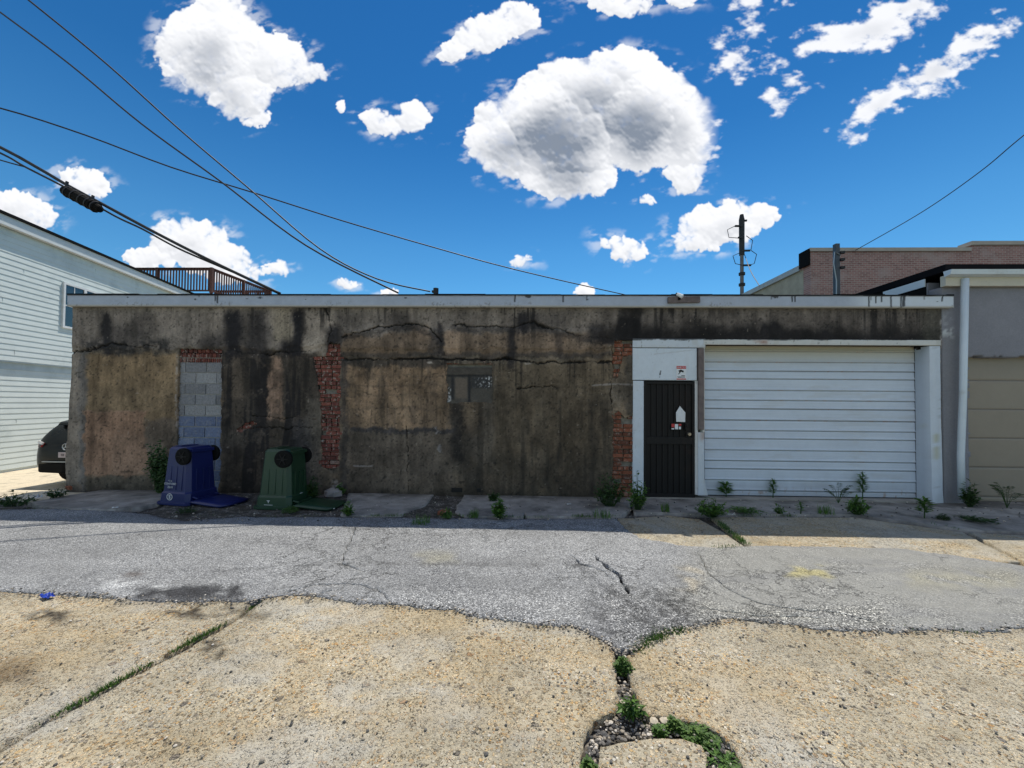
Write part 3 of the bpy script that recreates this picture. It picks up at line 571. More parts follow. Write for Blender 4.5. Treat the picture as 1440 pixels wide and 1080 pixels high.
# ================================================================== the garage
def panel(name, x0, x1, z0, z1, y, res, colf, relf, mat, parent, holes=(), depth=0.04, warp=None, smooth=False):
    nx = max(2, int(round((x1 - x0) / res)) + 1); nz = max(2, int(round((z1 - z0) / res)) + 1)
    X, Z = np.meshgrid(np.linspace(x0, x1, nx), np.linspace(z0, z1, nz))
    if warp: X = warp(X, Z)
    X = X.ravel(); Z = Z.ravel(); u, v = proj(X, np.full(X.shape, y), Z)
    C = colf(u, v, X, Z); Y = y - (relf(u, v, X, Z) if relf else 0)
    ii = np.arange(nx * nz).reshape(nz, nx); ff = np.c_[ii[:-1, :-1].ravel(), ii[:-1, 1:].ravel(), ii[1:, 1:].ravel(), ii[1:, :-1].ravel()]
    if holes:
        cu, cv = u[ff].mean(1), v[ff].mean(1); cx, cz = X[ff].mean(1), Z[ff].mean(1)
        cu = cu + 5 * (fbm(cx * 9, cz * 9, 4, 88) - .5); cv = cv + 5 * (fbm(cx * 9 + 31, cz * 9, 4, 89) - .5)
        kp = np.ones(len(ff), bool)
        for h in holes: kp &= ~inpoly(cu, cv, h)
        ff = ff[kp]
    co = np.c_[X, np.broadcast_to(Y, X.shape), Z]
    if depth:
        ed = np.concatenate([ff[:, [i, (i + 1) % 4]] for i in range(4)]); key = np.sort(ed, 1); _, idx, cnt = np.unique(key, axis=0, return_index=True, return_counts=True)
        be = ed[idx[cnt == 1]]; bv = np.unique(be); m2 = np.full(len(co), -1); m2[bv] = len(co) + np.arange(len(bv)); low = co[bv].copy(); low[:, 1] = np.maximum(low[:, 1], y) + depth
        ff = np.r_[ff, np.c_[be[:, 1], be[:, 0], m2[be[:, 0]], m2[be[:, 1]]]]; co = np.r_[co, low]; C = np.r_[C, C[bv] * .8]
    used = np.unique(ff); rm = np.full(len(co), -1); rm[used] = np.arange(len(used))
    me = mesh_np(name, co[used], rm[ff], C[used], smooth); me.materials.append(mat); return link(name, me, parent)

XL = P(97, 560, WY).x; XR = P(1324, 560, WY).x; ZT = P(720, 433, WY).z
BD = 9.0
garage = thing('stucco_garage', 'long low flat roofed garage with stained brown stucco front and white roller door', 'garage', ((XL + XR) / 2, WY + BD / 2, 0))
GM = Matrix.Translation(-garage.location)
def gp(o): o.parent = garage; o.matrix_parent_inverse = GM; return o

BRK1 = [(462,482),(479,482),(478,560),(477,656),(466,662),(452,655),(451,560),(440,502),(458,500)]
LINT = [(252,491),(312,491),(310,640),(306,720),(250,720),(249,600)]
BRK2 = [(863,478),(892,478),(892,530),(889,500),(876,503),(869,530),(863,531)]
BRK3 = [(863,582),(870,578),(878,588),(892,584),(892,720),(862,720)]
BRK4 = [(331,604),(338,601),(342,596),(356,592),(360,597),(346,604),(340,609),(331,608)]
WINF = [(628,511),(693,511),(693,566),(629,566)]
DOORS = [(891,478),(1323,481),(1323,760),(891,760)]
CRACKS = [([(480,506),(530,504),(585,504),(650,505),(725,506),(745,509),(800,510),(860,509)], 2.6), ([(590,503.5),(640,504),(720,505.5)], 4.0),
          ([(480,473),(515,466),(545,459),(560,456),(583,454),(600,458),(612,470),(620,480)], 1.6), ([(640,458),(690,460),(722,461),(735,455),(752,455),(770,460),(790,463),(815,474),(860,476)], 2.4),
          ([(862,478),(861,560),(863,620),(862,700)], 1.6), ([(460,432),(462,450),(466,465),(463,482)], 1.3), ([(100,495),(130,492),(160,484),(200,488),(225,484),(252,490)], 1.8),
          ([(138,500),(138,542)], 1.0), ([(726,545),(760,543),(785,545)], 1.2), ([(318,492),(360,499),(400,496),(440,496)], 1.5), ([(352,584),(380,586),(420,588),(445,590)], 1.0), ([(343,602),(400,601),(440,603)], 1.0), ([(573,600),(574,640),(573,700)], .9)]
def stucco_fields(u, v, x, z):
    n = fbm(x * 1.1, z * 1.1, 5, 1); n2 = fbm(x * 6, z * 6, 5, 2); n3 = fbm(x * 26, z * 22, 3, 3); st = fbm(x * 9, z * .7, 4, 4); st2 = fbm(x * 30, z * 1.6, 3, 5)
    du = u + 14 * (n2 - .5) + 5 * (n3 - .5); dv = v + 12 * (fbm(x * 6 + 70, z * 6, 5, 6) - .5) + 5 * (n3 - .5)
    return n, n2, n3, st, st2, du, dv
def col_stucco(u, v, x, z):
    n, n2, n3, st, st2, du, dv = stucco_fields(u, v, x, z)
    C = np.ones((len(u), 3)) * np.array((.125, .112, .092))
    C = mixc(C, (.17, .138, .1), sm(.42, .62, n))
    top = 1 - sm(484, 494, dv + 10 * (n - .5)); C = mixc(C, (.185, .17, .155), top * .9)
    C = mixc(C, (.2, .185, .165), bx(du, dv, 90, 492, 116, 720, 3) * .8)
    C = mixc(C, (.13, .13, .13), bx(du, dv, 112, 495, 122, 720, 3) * .8)
    C = mixc(C, (.20, .152, .095), bx(du, dv, 121, 498, 248, 600, 4)); C = mixc(C, (.15, .118, .078), bx(du, dv, 121, 540, 248, 580, 14) * .5)
    C = mixc(C, (.225, .15, .105), bx(du, dv, 119, 577, 206, 668, 2.5)); C = mixc(C, (.235, .165, .12), bx(du, dv, 158, 610, 204, 668, 3) * .6)
    C = mixc(C, (.15, .125, .1), bx(du, dv, 207, 590, 249, 668, 4)); C = mixc(C, (.095, .085, .068), bx(du, dv, 118, 670, 250, 720, 5))
    drk = bx(du, dv, 311, 492, 450, 720, 5); C = mixc(C, (.062, .055, .048), drk * (.75 + .3 * n2)); C = mixc(C, (.022, .021, .023), drk * sm(.46, .64, st) * .92)
    C = mixc(C, (.105, .09, .076), drk * sm(.56, .7, n2) * .5)
    C = mixc(C, (.23, .165, .125), bx(du, dv, 377, 500, 397, 592, 3) * (.5 + .5 * sm(.35, .55, n2)))
    C = mixc(C, (.15, .125, .1), bx(du, dv, 325, 505, 345, 560, 4) * .5)
    C = mixc(C, (.12, .11, .095), bx(du, dv, 430, 560, 452, 690, 4) * .8); C = mixc(C, (.05, .05, .055), bx(du, dv, 412, 590, 438, 690, 8) * .7)
    C = mixc(C, (.28, .255, .225), bx(du, dv, 430, 436, 465, 497, 4) * .85)
    C = mixc(C, (.26, .235, .18), bx(du, dv, 386, 436, 410, 480, 6) * .6)
    pn = bx(du, dv, 482, 512, 632, 603, 5); C = mixc(C, (.195, .145, .098), pn * (.6 + .5 * n2)); C = mixc(C, (.10, .078, .06), pn * sm(.48, .62, st2) * .6); C = mixc(C, (.25, .18, .12), pn * sm(.56, .68, fbm(x * 3.5, z * 2.5, 4, 19)) * .6); C = mixc(C, (.09, .075, .06), pn * bx(du, dv, 535, 500, 541, 605, 3) * .6)
    C = mixc(C, (.165, .125, .09), bx(du, dv, 482, 468, 860, 500, 5) * .8); C = mixc(C, (.25, .19, .14), (bx(du, dv, 628, 465, 652, 497, 4) + bx(du, dv, 578, 460, 604, 480, 6) + bx(du, dv, 770, 468, 800, 490, 6) * .6) * .6)
    C = mixc(C, (.25, .235, .22), bx(du, dv, 500, 458, 545, 472, 3) * .6)
    lowr = bx(du, dv, 482, 605, 640, 720, 6); C = mixc(C, (.115, .1, .083), lowr * .8)
    C = mixc(C, (.045, .042, .042), np.clip((1 - sm(1, 7, pdist(du, dv - 3, [(480,474),(515,467),(545,460),(583,456),(612,472),(622,484)]))) + (1 - sm(1, 8, pdist(du, dv - 2, [(640,460),(690,461),(722,461),(735,456),(770,461),(815,474),(860,478)]))), 0, 1) * .6)
    C = mixc(C, (.05, .05, .055), np.clip(bx(du, dv, 606, 462, 618, 502, 3) + bx(du, dv, 716, 458, 724, 520, 2.5) + bx(du, dv, 478, 500, 488, 700, 2.5), 0, 1) * .6)
    rt = bx(du, dv, 695, 510, 862, 720, 6); C = mixc(C, (.112, .094, .068), rt * .85); C = mixc(C, (.075, .066, .052), bx(du, dv, 640, 640, 862, 720, 20) * .6)
    C = mixc(C, (.05, .05, .056), bx(du, dv, 490, 602, 642, 609, 2) * .85); C = mixc(C, (.055, .052, .05), bx(du, dv, 482, 505, 630, 516, 3) * .75); C = mixc(C, (.05, .05, .052), bx(du, dv, 482, 496, 862, 503, 2) * .6)
    for yy_ in (528, 540, 555, 574): C = mixc(C, (.1, .082, .064), bx(du, dv + 3 * (n2 - .5), 484, yy_, 640, yy_ + 1.5, 2.0) * .8)
    for yy_ in (545, 556, 568, 577): C = mixc(C, (.07, .062, .05), bx(du, dv + 3 * (n2 - .5), 700, yy_, 862, yy_ + 1.5, 2.5) * .65 * sm(.35, .6, n2))
    C = mixc(C, (.028, .027, .027), bx(du, dv, 634, 560, 652, 650, 6) * .85); C = mixc(C, (.03, .029, .03), bx(du, dv, 650, 600, 670, 690, 14) * .35)
    C = mixc(C, (.09, .08, .066), bx(du, dv, 880, 500, 893, 585, 3))
    C = mixc(C, (.2, .2, .205), bx(du, dv, 612, 600, 622, 645, 3) * sm(.5, .6, n2))
    # water stains
    for cx, wd_, y0, y1, s in [(151,7,440,500,.8),(175,22,455,498,.5),(205,14,440,485,.3),(330,12,436,500,.9),(362,16,436,500,.7),(300,20,470,498,.6),(420,8,436,500,.92),(407,12,478,500,.8),(470,10,458,505,.8),(492,20,440,470,.3),(560,14,440,462,.4),(570,40,455,462,.6),(650,40,455,464,.5),(620,4,455,500,.7),(735,8,440,470,.8),(745,10,440,458,.5),(760,40,440,466,.6),(840,12,455,482,.8),(720,5,462,520,.6),(785,6,470,500,.5)]:
        C = mixc(C, (.026, .026, .031), bx(u + 10 * (n2 - .5), v + 10 * (n3 - .5), cx - wd_, y0, cx + wd_, y1, wd_ * .6) * np.clip(s * 1.15, 0, 1) * np.clip(.45 + 1.4 * (.5 * n2 + .5 * st), 0, 1))
    C = mixc(C, (.03, .032, .036), bx(du, dv, 118, 478, 250, 497, 6) * sm(.4, .58, n2) * .8)
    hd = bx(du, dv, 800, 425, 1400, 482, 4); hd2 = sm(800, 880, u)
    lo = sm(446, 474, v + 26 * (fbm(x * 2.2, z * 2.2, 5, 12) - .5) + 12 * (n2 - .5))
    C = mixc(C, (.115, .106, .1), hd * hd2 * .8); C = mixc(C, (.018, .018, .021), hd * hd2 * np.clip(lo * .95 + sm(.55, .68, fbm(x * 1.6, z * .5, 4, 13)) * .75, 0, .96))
    C = mixc(C, (.10, .105, .09), bx(du, dv, 1295, 425, 1400, 482, 10) * .5)
    C *= (.68 + .64 * st)[:, None]; C *= (.86 + .28 * st2)[:, None]; C *= (.8 + .4 * n3)[:, None]
    C = mixc(C, (.04, .037, .032), bx(du, dv, 640, 560, 862, 720, 8) * sm(.44, .74, st) * .7); C = mixc(C, (.16, .13, .09), bx(du, dv, 650, 560, 862, 700, 10) * sm(.56, .7, fbm(x * 3, z * 1.2, 4, 18)) * .5)
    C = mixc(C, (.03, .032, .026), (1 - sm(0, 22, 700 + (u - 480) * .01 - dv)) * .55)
    C = mixc(C, (.36, .36, .37), np.clip(bx(u, v, 468, 676, 480, 690, 4) * sm(.4, .55, n3) + (1 - sm(.8, 1.6, pdist(u, v, [(833,542),(862,540),(890,541)]) + (n3 - .5))) * .5 + (1 - sm(.6, 1.4, pdist(u, v, [(497,655),(520,656),(523,655)]) + (n3 - .5))) * .6, 0, 1) * .7)
    C = mixc(C, (.3, .3, .31), (1 - sm(.8, 2.5, pdist(u, v, [(249,500),(247,560),(249,600)]) + 2 * (n2 - .5))) * .5 * sm(.4, .6, n3))
    C = mixc(C, (.26, .27, .29), bx(du, dv, 1322, 440, 1400, 720, 3) * .9)
    cw = np.clip(1.9 * fbm(x * 3.2, z * 3.2, 3, 15) - .35, .0, 1.3) ; C *= (.48 + 1.04 * fbm(x * 4, z * 3, 5, 16))[:, None] * (.84 + .32 * fbm(x * 14, z * 12, 3, 17))[:, None]
    C = mixc(C, (.008, .008, .008), (1 - sm(.6, 1.9, pdist(u, v + 3 * (n2 - .5) + 2 * (n3 - .5), [(560,504.5),(590,503.8),(650,505),(722,506),(745,508)]))) * .97); C = mixc(C, (.38, .36, .33), (1 - sm(.8, 2.4, np.hypot((u - 605) / 2.5, v - 510) + 2 * (n3 - .5))) * .8 + (1 - sm(.8, 2.4, np.hypot((u - 742) / 3, v - 511) + 2 * (n3 - .5))) * .6)
    for pts, wd_ in CRACKS: C = mixc(C, (.012, .012, .012), (1 - sm(wd_ * .2 * cw, wd_ * (.25 + .75 * cw), pdist(u + 9 * (n2 - .5), v + 9 * (n2 - .5) + 4 * (n3 - .5), pts))) * np.clip(.35 + cw, 0, .95))
    zt_ = ZT - z; dl = .12 + 1.0 * vn(x * 7, x * 0, 302) ** 2; dr_ = sm(.58, .70, vn(x * 17 + .6 * (n2 - .5), x * 0, 301) * .7 + .3 * vn(x * 61, z * .8, 303)) * (1 - sm(.2, 1, zt_ / dl)); C = mixc(C, (.022, .022, .024), dr_ * .75 * sm(.3, .6, fbm(x * .7, x * 0, 3, 304)))
    zc_ = P(720, 506, WY).z - z; dl2 = .1 + 1.3 * vn(x * 8, x * 0, 312) ** 2; dr2 = (zc_ > 0) * sm(.58, .70, vn(x * 19 + .6 * (n2 - .5), x * 0, 311) * .7 + .3 * vn(x * 63, z * .8, 313)) * (1 - sm(.2, 1, zc_ / dl2)); C = mixc(C, (.03, .028, .026), dr2 * .6 * bx(u, v, 318, 400, 862, 720, 4))
    C = mixc(C, (.02, .02, .02), sm(.78, .86, vn(x * 34, z * 34, 321)) * .5); C = mixc(C, (.3, .28, .25), sm(.90, .96, vn(x * 30, z * 30, 322)) * sm(.55, .65, n2) * .45)
    lum = C.mean(1, keepdims=True); C = C * np.array((1.10, 1.0, .93)); C = C * np.clip((lum / .11), .35, 1.6) ** .30
    return np.clip(C, .004, .8)
def rel_stucco(u, v, x, z):
    n, n2, n3, st, st2, du, dv = stucco_fields(u, v, x, z)
    r = .016 * (n - .5) + .010 * (n2 - .5) + .006 * (n3 - .5)
    r += .022 * (1 - sm(488, 493, dv + 14 * (n - .5)))
    r += .012 * bx(du, dv, 482, 462, 862, 503, 1.5) + .006 * bx(du, dv, 119, 577, 206, 668, 1) - .008 * bx(du, dv, 121, 498, 248, 577, 1) + .012 * bx(du, dv, 90, 492, 117, 720, 2)
    cw = np.clip(1.9 * fbm(x * 3.2, z * 3.2, 3, 15) - .35, .0, 1.3)
    for pts, wd_ in CRACKS: r -= .045 * np.clip(cw, 0, 1) * (1 - sm(wd_ * .2 * cw, wd_ * (.25 + .75 * cw), pdist(u + 9 * (n2 - .5), v + 9 * (n2 - .5) + 4 * (n3 - .5), pts)))
    return r
def warp_wall(X, Z):
    t = np.clip((X - XL) / (XR - XL), 0, 1); return X + (1 - sm(0, .02, t)) * (.05 * (fbm(Z * 2, Z * 0, 4, 90) - .5) + .05 * (Z / ZT) * (Z > .9))
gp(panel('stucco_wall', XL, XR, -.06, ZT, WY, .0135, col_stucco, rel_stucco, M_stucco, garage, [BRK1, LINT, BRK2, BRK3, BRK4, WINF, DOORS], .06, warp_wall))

def bricks(name, poly, mat, y, bw=.205, bh=.062, mt=.014, miss=.06, seed=1, jit=.012):
    rs = random.Random(seed); pts = [P(a, b, y) for a, b in poly]; x0 = min(p.x for p in pts); x1 = max(p.x for p in pts); z0 = max(0, min(p.z for p in pts)); z1 = max(p.z for p in pts)
    m = MB(); row = 0; z = z0 - .03
    pp = [(p.x, p.z) for p in pts]
    while z < z1:
        off = rs.choice((0, bw / 2)) if row % 2 else 0; x = x0 - bw + off * 1.0 + rs.uniform(-.02, .02); head = rs.random() < .3
        while x < x1:
            L = (bw / 2 if head else bw) - mt; cx = x + L / 2; cz = z + bh / 2
            tst = inpoly(np.array([cx, cx - L * .45, cx + L * .45]), np.array([cz] * 3), pp).any()
            if tst and rs.random() > miss:
                xa, xb = max(x, x0 - .03), min(x + L, x1 + .03); d = rs.uniform(-jit, jit); c = rs.uniform(.002, .006)
                if xb - xa > .02:
                    q = [(xa + c, z), (xb - c, z + rs.uniform(-.002, .002)), (xb, z + bh * .5), (xb - c, z + bh), (xa + c, z + bh), (xa, z + bh * .5)]
                    m.prism(q, 'y', y + d, y + .09)
            x += L + mt
        z += bh + mt; row += 1
    return gp(m.build(name, mat))
BRK1x = [(a + (3 if a > 465 else -3), b) for a, b in BRK1]
bricks('exposed_brick', BRK1x, M_brick, WY + .012, seed=3, miss=.03)
bricks('exposed_brick', [(249,489),(314,489),(314,507),(249,507)], M_brick, WY + .03, bw=.08, bh=.075, seed=4, miss=.0)
bricks('exposed_brick', [(860,474),(893,474),(893,545),(860,545)], M_brickor, WY + .02, seed=5, miss=.12)
bricks('exposed_brick', [(860,576),(893,576),(893,706),(860,706)], M_brickor, WY + .014, seed=6, miss=.05)
bricks('exposed_brick', [(328,588),(363,588),(363,612),(328,612)], M_brick, WY + .02, seed=7, miss=0)
bricks('window_lintel', [(627,506),(695,506),(695,515),(627,515)], M_brick, WY + .012, bw=.3, bh=.055, seed=8, miss=0)
# concrete block fill of the old doorway
def colblk(u, v, x, z):
    n2 = fbm(x * 8, z * 8, 4, 120); C = np.ones((len(u), 3)) * (.27 + .12 * (n2 - .5))[:, None] * np.array((1, 1, 1.03)); return C
m = MB(); rs = random.Random(5); z = 0.0; x0, x1 = P(251, 560, WY).x, P(309, 560, WY).x; row = 0; ztop = P(280, 505, WY).z; mblue = MB(); zb = P(280, 583, WY).z
while z < ztop:
    h = min(.184, ztop - z - .005); x = x0 - (.2 if row % 2 else 0) - .1
    while x < x1:
        xa, xb = max(x, x0 - .05), min(x + .380, x1 + .05)
        if xb - xa > .03 and h > .05: (mblue if z + h * .5 < zb else m).box(xa, xb, WY + .035 + rs.uniform(-.004, .004), WY + .15, z, z + h)
        x += .397
    z += .2; row += 1
M_blueblock = brickmat('blue_washed_block', [(0, (.11, .14, .23)), (.5, (.15, .185, .29)), (1, (.19, .23, .34))], 0.35)
fill = gp(m.build('block_infill', M_block, bevel=.006)); o = gp(mblue.build('block_infill', M_blueblock, bevel=.006)); tag(o, 'lower concrete blocks washed with blue paint')
mb = MB(); mb.box(x0 - .05, x1 + .05, WY + .052, WY + .14, -.05, ztop + .1)
gp(mb.build('mortar', plain('pale_mortar', (.36, .35, .34), .95, var=.2, vscale=12, bump=.5)))
for pl in (BRK1, BRK2 + BRK3, BRK4, [(625,505),(697,505),(697,570),(625,570)]):
    q = [P(a, b, WY) for a, b in pl]; mb = MB(); mb.box(min(p.x for p in q) - .06, max(p.x for p in q) + .02, WY + .062, WY + .13, max(-.05, min(p.z for p in q) - .05), max(p.z for p in q) + .05); gp(mb.build('mortar', M_mortar))
# blocked-up window
def col_win(u, v, x, z):
    n2 = fbm(x * 10, z * 10, 4, 131); n3 = fbm(x * 40, z * 40, 3, 132); C = np.ones((len(u), 3)) * (.12 + .06 * (n2 - .5))[:, None] * np.array((1, .97, .92))
    C = mixc(C, (.11, .105, .10), bx(u, v, 629, 513, 692, 526, 1.5)); C *= (.45 + .8 * fbm(x * 5, z * 5, 4, 135))[:, None] * np.array((.86, .79, .70)); C = mixc(C, (.15, .12, .095), bx(u, v, 640, 532, 657, 560, 2)); C = mixc(C, (.028, .028, .03), np.clip(bx(u, v, 629, 527, 692, 530, 1) + bx(u, v, 658, 527, 662, 566, 1) + bx(u, v, 634, 530, 639, 562, 2), 0, 1) * .9)
    C = mixc(C, (.04, .04, .042), bx(u, v, 662, 530, 690, 546, 2) * .8); C = mixc(C, (.085, .078, .068), bx(u, v, 662, 547, 690, 562, 2) * .8); C = mixc(C, (.6, .6, .6), bx(u, v, 664, 530, 691, 546, 2) * sm(.6, .68, n3) * sm(660, 692, u + 10 * (n2 - .5)) + bx(u, v, 629, 545, 634, 565, 1.5) * sm(.5, .6, n3) * .7)
    return C
q0, q1 = P(627, 512, WY), P(695, 568, WY)
gp(panel('blocked_window', q0.x, q1.x, q1.z, q0.z - .055, WY + .014, .012, col_win, lambda u, v, x, z: .012 * bx(u, v, 629, 513, 692, 527, 1) - .008 * bx(u, v, 657, 527, 663, 566, 1) + .006 * (fbm(x * 12, z * 12, 4, 3) - .5), M_stucco, garage))
# hidden body of the garage
mb = MB(); mb.box(XL + .06, XL + .25, WY + .07, WY + BD, -.35, ZT); mb.box(XR - .25, XR - .02, WY + .3, WY + BD, -.35, ZT); mb.box(XL + .06, XR - .02, WY + BD, WY + BD + .2, -.35, ZT)
gp(mb.build('side_wall', plain('side_stucco', (.2, .18, .15), .9, var=.3)))
# brick vent hole near the ground
a, b = P(635, 686, WY), P(650, 692, WY); mb = MB(); mb.box(a.x, b.x, WY - .012, WY + .02, b.z, a.z); gp(mb.build('vent', M_dark))
a, b = P(671, 687, WY), P(676, 692, WY); mb = MB(); mb.box(a.x, b.x, WY - .012, WY + .02, b.z, a.z); gp(mb.build('vent', M_dark))
# fascia with tar drips
FX0 = P(95, 420, WY - .1).x; FX1 = P(1341, 420, WY - .1).x; FZ0 = P(720, 431.5, WY - .1).z; FZ1 = P(720, 415, WY - .1).z
def col_fas(u, v, x, z):
    n2 = fbm(x * 8, z * 8, 4, 141); n3 = fbm(x * 40, z * 30, 3, 142); C = np.ones((len(u), 3)) * (.43 + .1 * (n2 - .5))[:, None] * np.array((.90, 1.0, 1.2))
    t = (z - FZ0) / (FZ1 - FZ0)
    C = mixc(C, (.58, .63, .70), sm(1180, 1230, u)); C = mixc(C, (.42, .39, .33), (1 - sm(.1, .18, t)) * .8); C = mixc(C, (.02, .02, .021), sm(.9, .95, t + .06 * (n2 - .5)))
    for cx, L in [(1222,.9),(1225,.35),(1232,.6),(1240,.5),(1253,.95),(1267,.98),(1270,.9),(1272,.85),(280,.15),(303,.5),(306,.7),(792,.55),(825,.4),(724,.55),(1085,.3),(1114,.5),(1118,.5),(1300,.3),(1325,.45)]:
        C = mixc(C, (.025, .025, .03), (1 - sm(.7, 1.5, np.abs(u - cx + 1.2 * (n2 - .5)))) * sm(1 - L - .1, 1 - L, t) * (.95 if L > .4 else .6))
    for cx, cy, r in [(365,419,4),(347,420,2),(570,419,2.5),(180,418,2.5),(743,417,5),(1090,417,6),(1096,416,3),(826,421,3),(275,421,3),(1318,424,1.5),(430,421,1.2),(620,425,1.2)]:
        C = mixc(C, (.02, .02, .022), (1 - sm(.5, 1, np.hypot((u - cx) / r, (v - cy) / (r * .45)) + 1.4 * (n3 - .5))) * .9)
    C = mixc(C, (.16, .15, .14), sm(.62, .7, n3) * sm(.5, .6, fbm(x * 2, z * 2, 3, 143)) * .6 * (1 - sm(.2, .6, t)))
    return C
gp(panel('fascia', FX0, FX1, FZ0, FZ1, WY - .1, .012, col_fas, lambda u, v, x, z: .012 * (fbm(x * .9, z * 0, 3, 7) - .5) + .006 * (z - FZ0 < .02) + .012 * ((FZ1 - z) < .022), M_paint, garage, (), .1))
mb = MB(); mb.box(FX0 + .01, FX1 - .01, WY - .002, WY + BD + .1, ZT + .002, FZ1 - .004)
gp(mb.build('roof', M_tar))
mb = MB(); rs = random.Random(2); x = FX0
while x < FX1 - .02:
    L = min(rs.uniform(.3, 1.4), FX1 - x); mb.box(x, x + L - .004, WY - .115, WY - .0, FZ1 + .001, FZ1 + rs.uniform(.006, .02)); x += L
gp(mb.build('drip_edge', M_tar))

# ---- white door surround
def col_wh(base=(.6, .65, .71), dirt=.5, seed=150, extra=None):
    def f(u, v, x, z):
        n2 = fbm(x * 4, z * 4, 5, seed); n3 = fbm(x * 30, z * 14, 3, seed + 1); C = np.ones((len(u), 3)) * np.array(base) * (.95 + .1 * (n2 - .5))[:, None]
        C = mixc(C, (.42, .38, .3), sm(.58, .72, fbm(x * 9, z * 3, 4, seed + 2)) * dirt * .5); C = mixc(C, (.1, .08, .06), sm(.76, .8, n3) * dirt)
        return extra(C, u, v, x, z, n2, n3) if extra else C
    return f
def slab(name, pxa, pxb, y, colf, relf=None, depth=.03, res=.014, mat=None, warp=None):
    a, b = P(pxa[0], pxa[1], y), P(pxb[0], pxb[1], y); return gp(panel(name, a.x, b.x, max(-.03, b.z), a.z, y, res, colf, relf, mat or M_paint, garage, (), depth, warp))
def ex_head(C, u, v, x, z, n2, n3):
    C = mixc(C, (.5, .45, .33), (1 - sm(.0, .5, np.abs(v - 487) / 6)) * .3 * sm(.4, .6, n2)); C = mixc(C, (.32, .16, .11), bx(u, v, 1055, 478, 1083, 484, 3) * sm(.35, .6, n2) * .7)
    C = mixc(C, (.03, .03, .03), (1 - sm(.4, 1.6, v - 477 + 5 * (n2 - .5) + 1.5 * (n3 - .5))) * .9); return C
slab('header_board', (890,476), (992,489), WY - .035, col_wh(seed=151, extra=ex_head))
slab('header_board', (989.5,477), (1323,486), WY - .037, col_wh((.62, .62, .6), seed=152, extra=ex_head))
def ex_pan(C, u, v, x, z, n2, n3):
    C = mixc(C, (.03, .03, .035), (1 - sm(.5, 1.3, pdist(u, v, [(929,522),(928,527)]))) + (1 - sm(.4, 1.1, np.hypot(u - 927.5, v - 530)))); C = mixc(C, (.06, .06, .06), 1 - sm(.4, .9, np.hypot(u - 925, v - 491))); C = mixc(C, (.45, .46, .48), (1 - sm(.3, 1.0, pdist(u, v, [(920,498),(950,495),(975,492)]))) * .6); return C
slab('transom_panel', (890,489.4), (980,535), WY - .025, col_wh((.64, .70, .77), .15, 153, ex_pan))
slab('door_frame', (890.5,535.4), (905,697), WY - .02, col_wh((.62, .68, .75), .2, 154), depth=.1)
slab('door_frame', (977.5,535.4), (981.6,696), WY - .02, col_wh((.62, .62, .62), .3, 155), depth=.1)
def ex_mull(C, u, v, x, z, n2, n3): return mixc(C, (.3, .17, .1), bx(u, v, 984, 600, 996, 620, 5) * sm(.45, .6, n2) * .6)
def warp_mull(X, Z):
    k = (1 - sm(.0, .42, Z)); t = (X - X.min()) / (X.max() - X.min()); return X + k * t * .07
slab('door_frame', (981.7,608), (990.5,697), WY - .03, col_wh((.6, .65, .71), .4, 156, ex_mull), depth=.2, warp=warp_mull)
slab('door_frame', (988,487), (991,608), WY - .028, col_wh((.64, .62, .58), .3, 157), depth=.2)
# weathered post
mb = MB(); a, b = P(980.5, 490, WY), P(988.2, 604, WY); mb.box(a.x, b.x, WY - .06, WY + .02, b.z, a.z); gp(mb.build('timber_post', M_bare, bevel=.006))
# ---- security door
a, b = P(905, 536, WY), P(977.5, 697, WY); DX0, DX1, DZ1 = a.x, b.x, a.z; DZ0 = .03
dr = MB(); dr.box(DX0 + .01, DX1 - .01, WY + .045, WY + .08, DZ0, DZ1 - .01); door = gp(dr.build('security_door', M_doorpanel))
W_ = DX1 - DX0; H_ = DZ1 - DZ0; zm = P(940, 616, WY).z
mb = MB(); mb.box(DX0, DX0 + .05, WY - .005, WY + .04, DZ0, DZ1); mb.box(DX1 - .05, DX1, WY - .005, WY + .04, DZ0, DZ1); mb.box(DX0 + .05, DX1 - .05, WY - .004, WY + .04, DZ1 - .05, DZ1); mb.box(DX0 + .05, DX1 - .05, WY - .004, WY + .04, DZ0, DZ0 + .07); mb.box(DX0 + .05, DX1 - .05, WY - .004, WY + .04, zm - .11, zm + .02)
o = mb.build('door_rim', M_rustblack, door, bevel=.004)
mb = MB(); nb = 8
for k in range(1, nb):
    x = DX0 + .05 + (W_ - .1) * k / nb; mb.box(x - .011, x + .011, WY + .008, WY + .03, DZ0 + .07, zm - .11); mb.box(x - .011, x + .011, WY + .008, WY + .03, zm + .02, DZ1 - .05)
mb.box(DX0 + .05, DX1 - .05, WY + .031, WY + .038, DZ0 + .07, DZ1 - .05)
o = mb.build('grille', M_rustblack, door)
h = P(968, 610, WY); mb = MB(); mb.tube([(h.x, WY - .005, h.z), (h.x, WY - .05, h.z)], [.03, .022], 12); mb.tube([(h.x, WY - .05, h.z), (h.x - .01, WY - .085, h.z - .004)], [.03, .026], 12)
o = mb.build('handle', plain('brass_knob', (.45, .4, .33), .35, metal=.8), door, smooth=False)
h2 = P(965, 599, WY); mb = MB(); mb.box(h2.x - .03, h2.x + .025, WY - .045, WY - .002, h2.z - .07, h2.z + .05); mb.tube([(h2.x, WY - .045, h2.z), (h2.x, WY - .06, h2.z)], .02, 10); o = mb.build('lock', M_rustblack, door, bevel=.006)
mb = MB(); a = P(891, 700, WY); mb.box(a.x, XR - .02, WY - .02, WY + .5, -.02, .035); gp(mb.build('threshold', M_slab if False else plain('sill_concrete', (.3, .28, .25), .9, var=.3, bump=.4)))

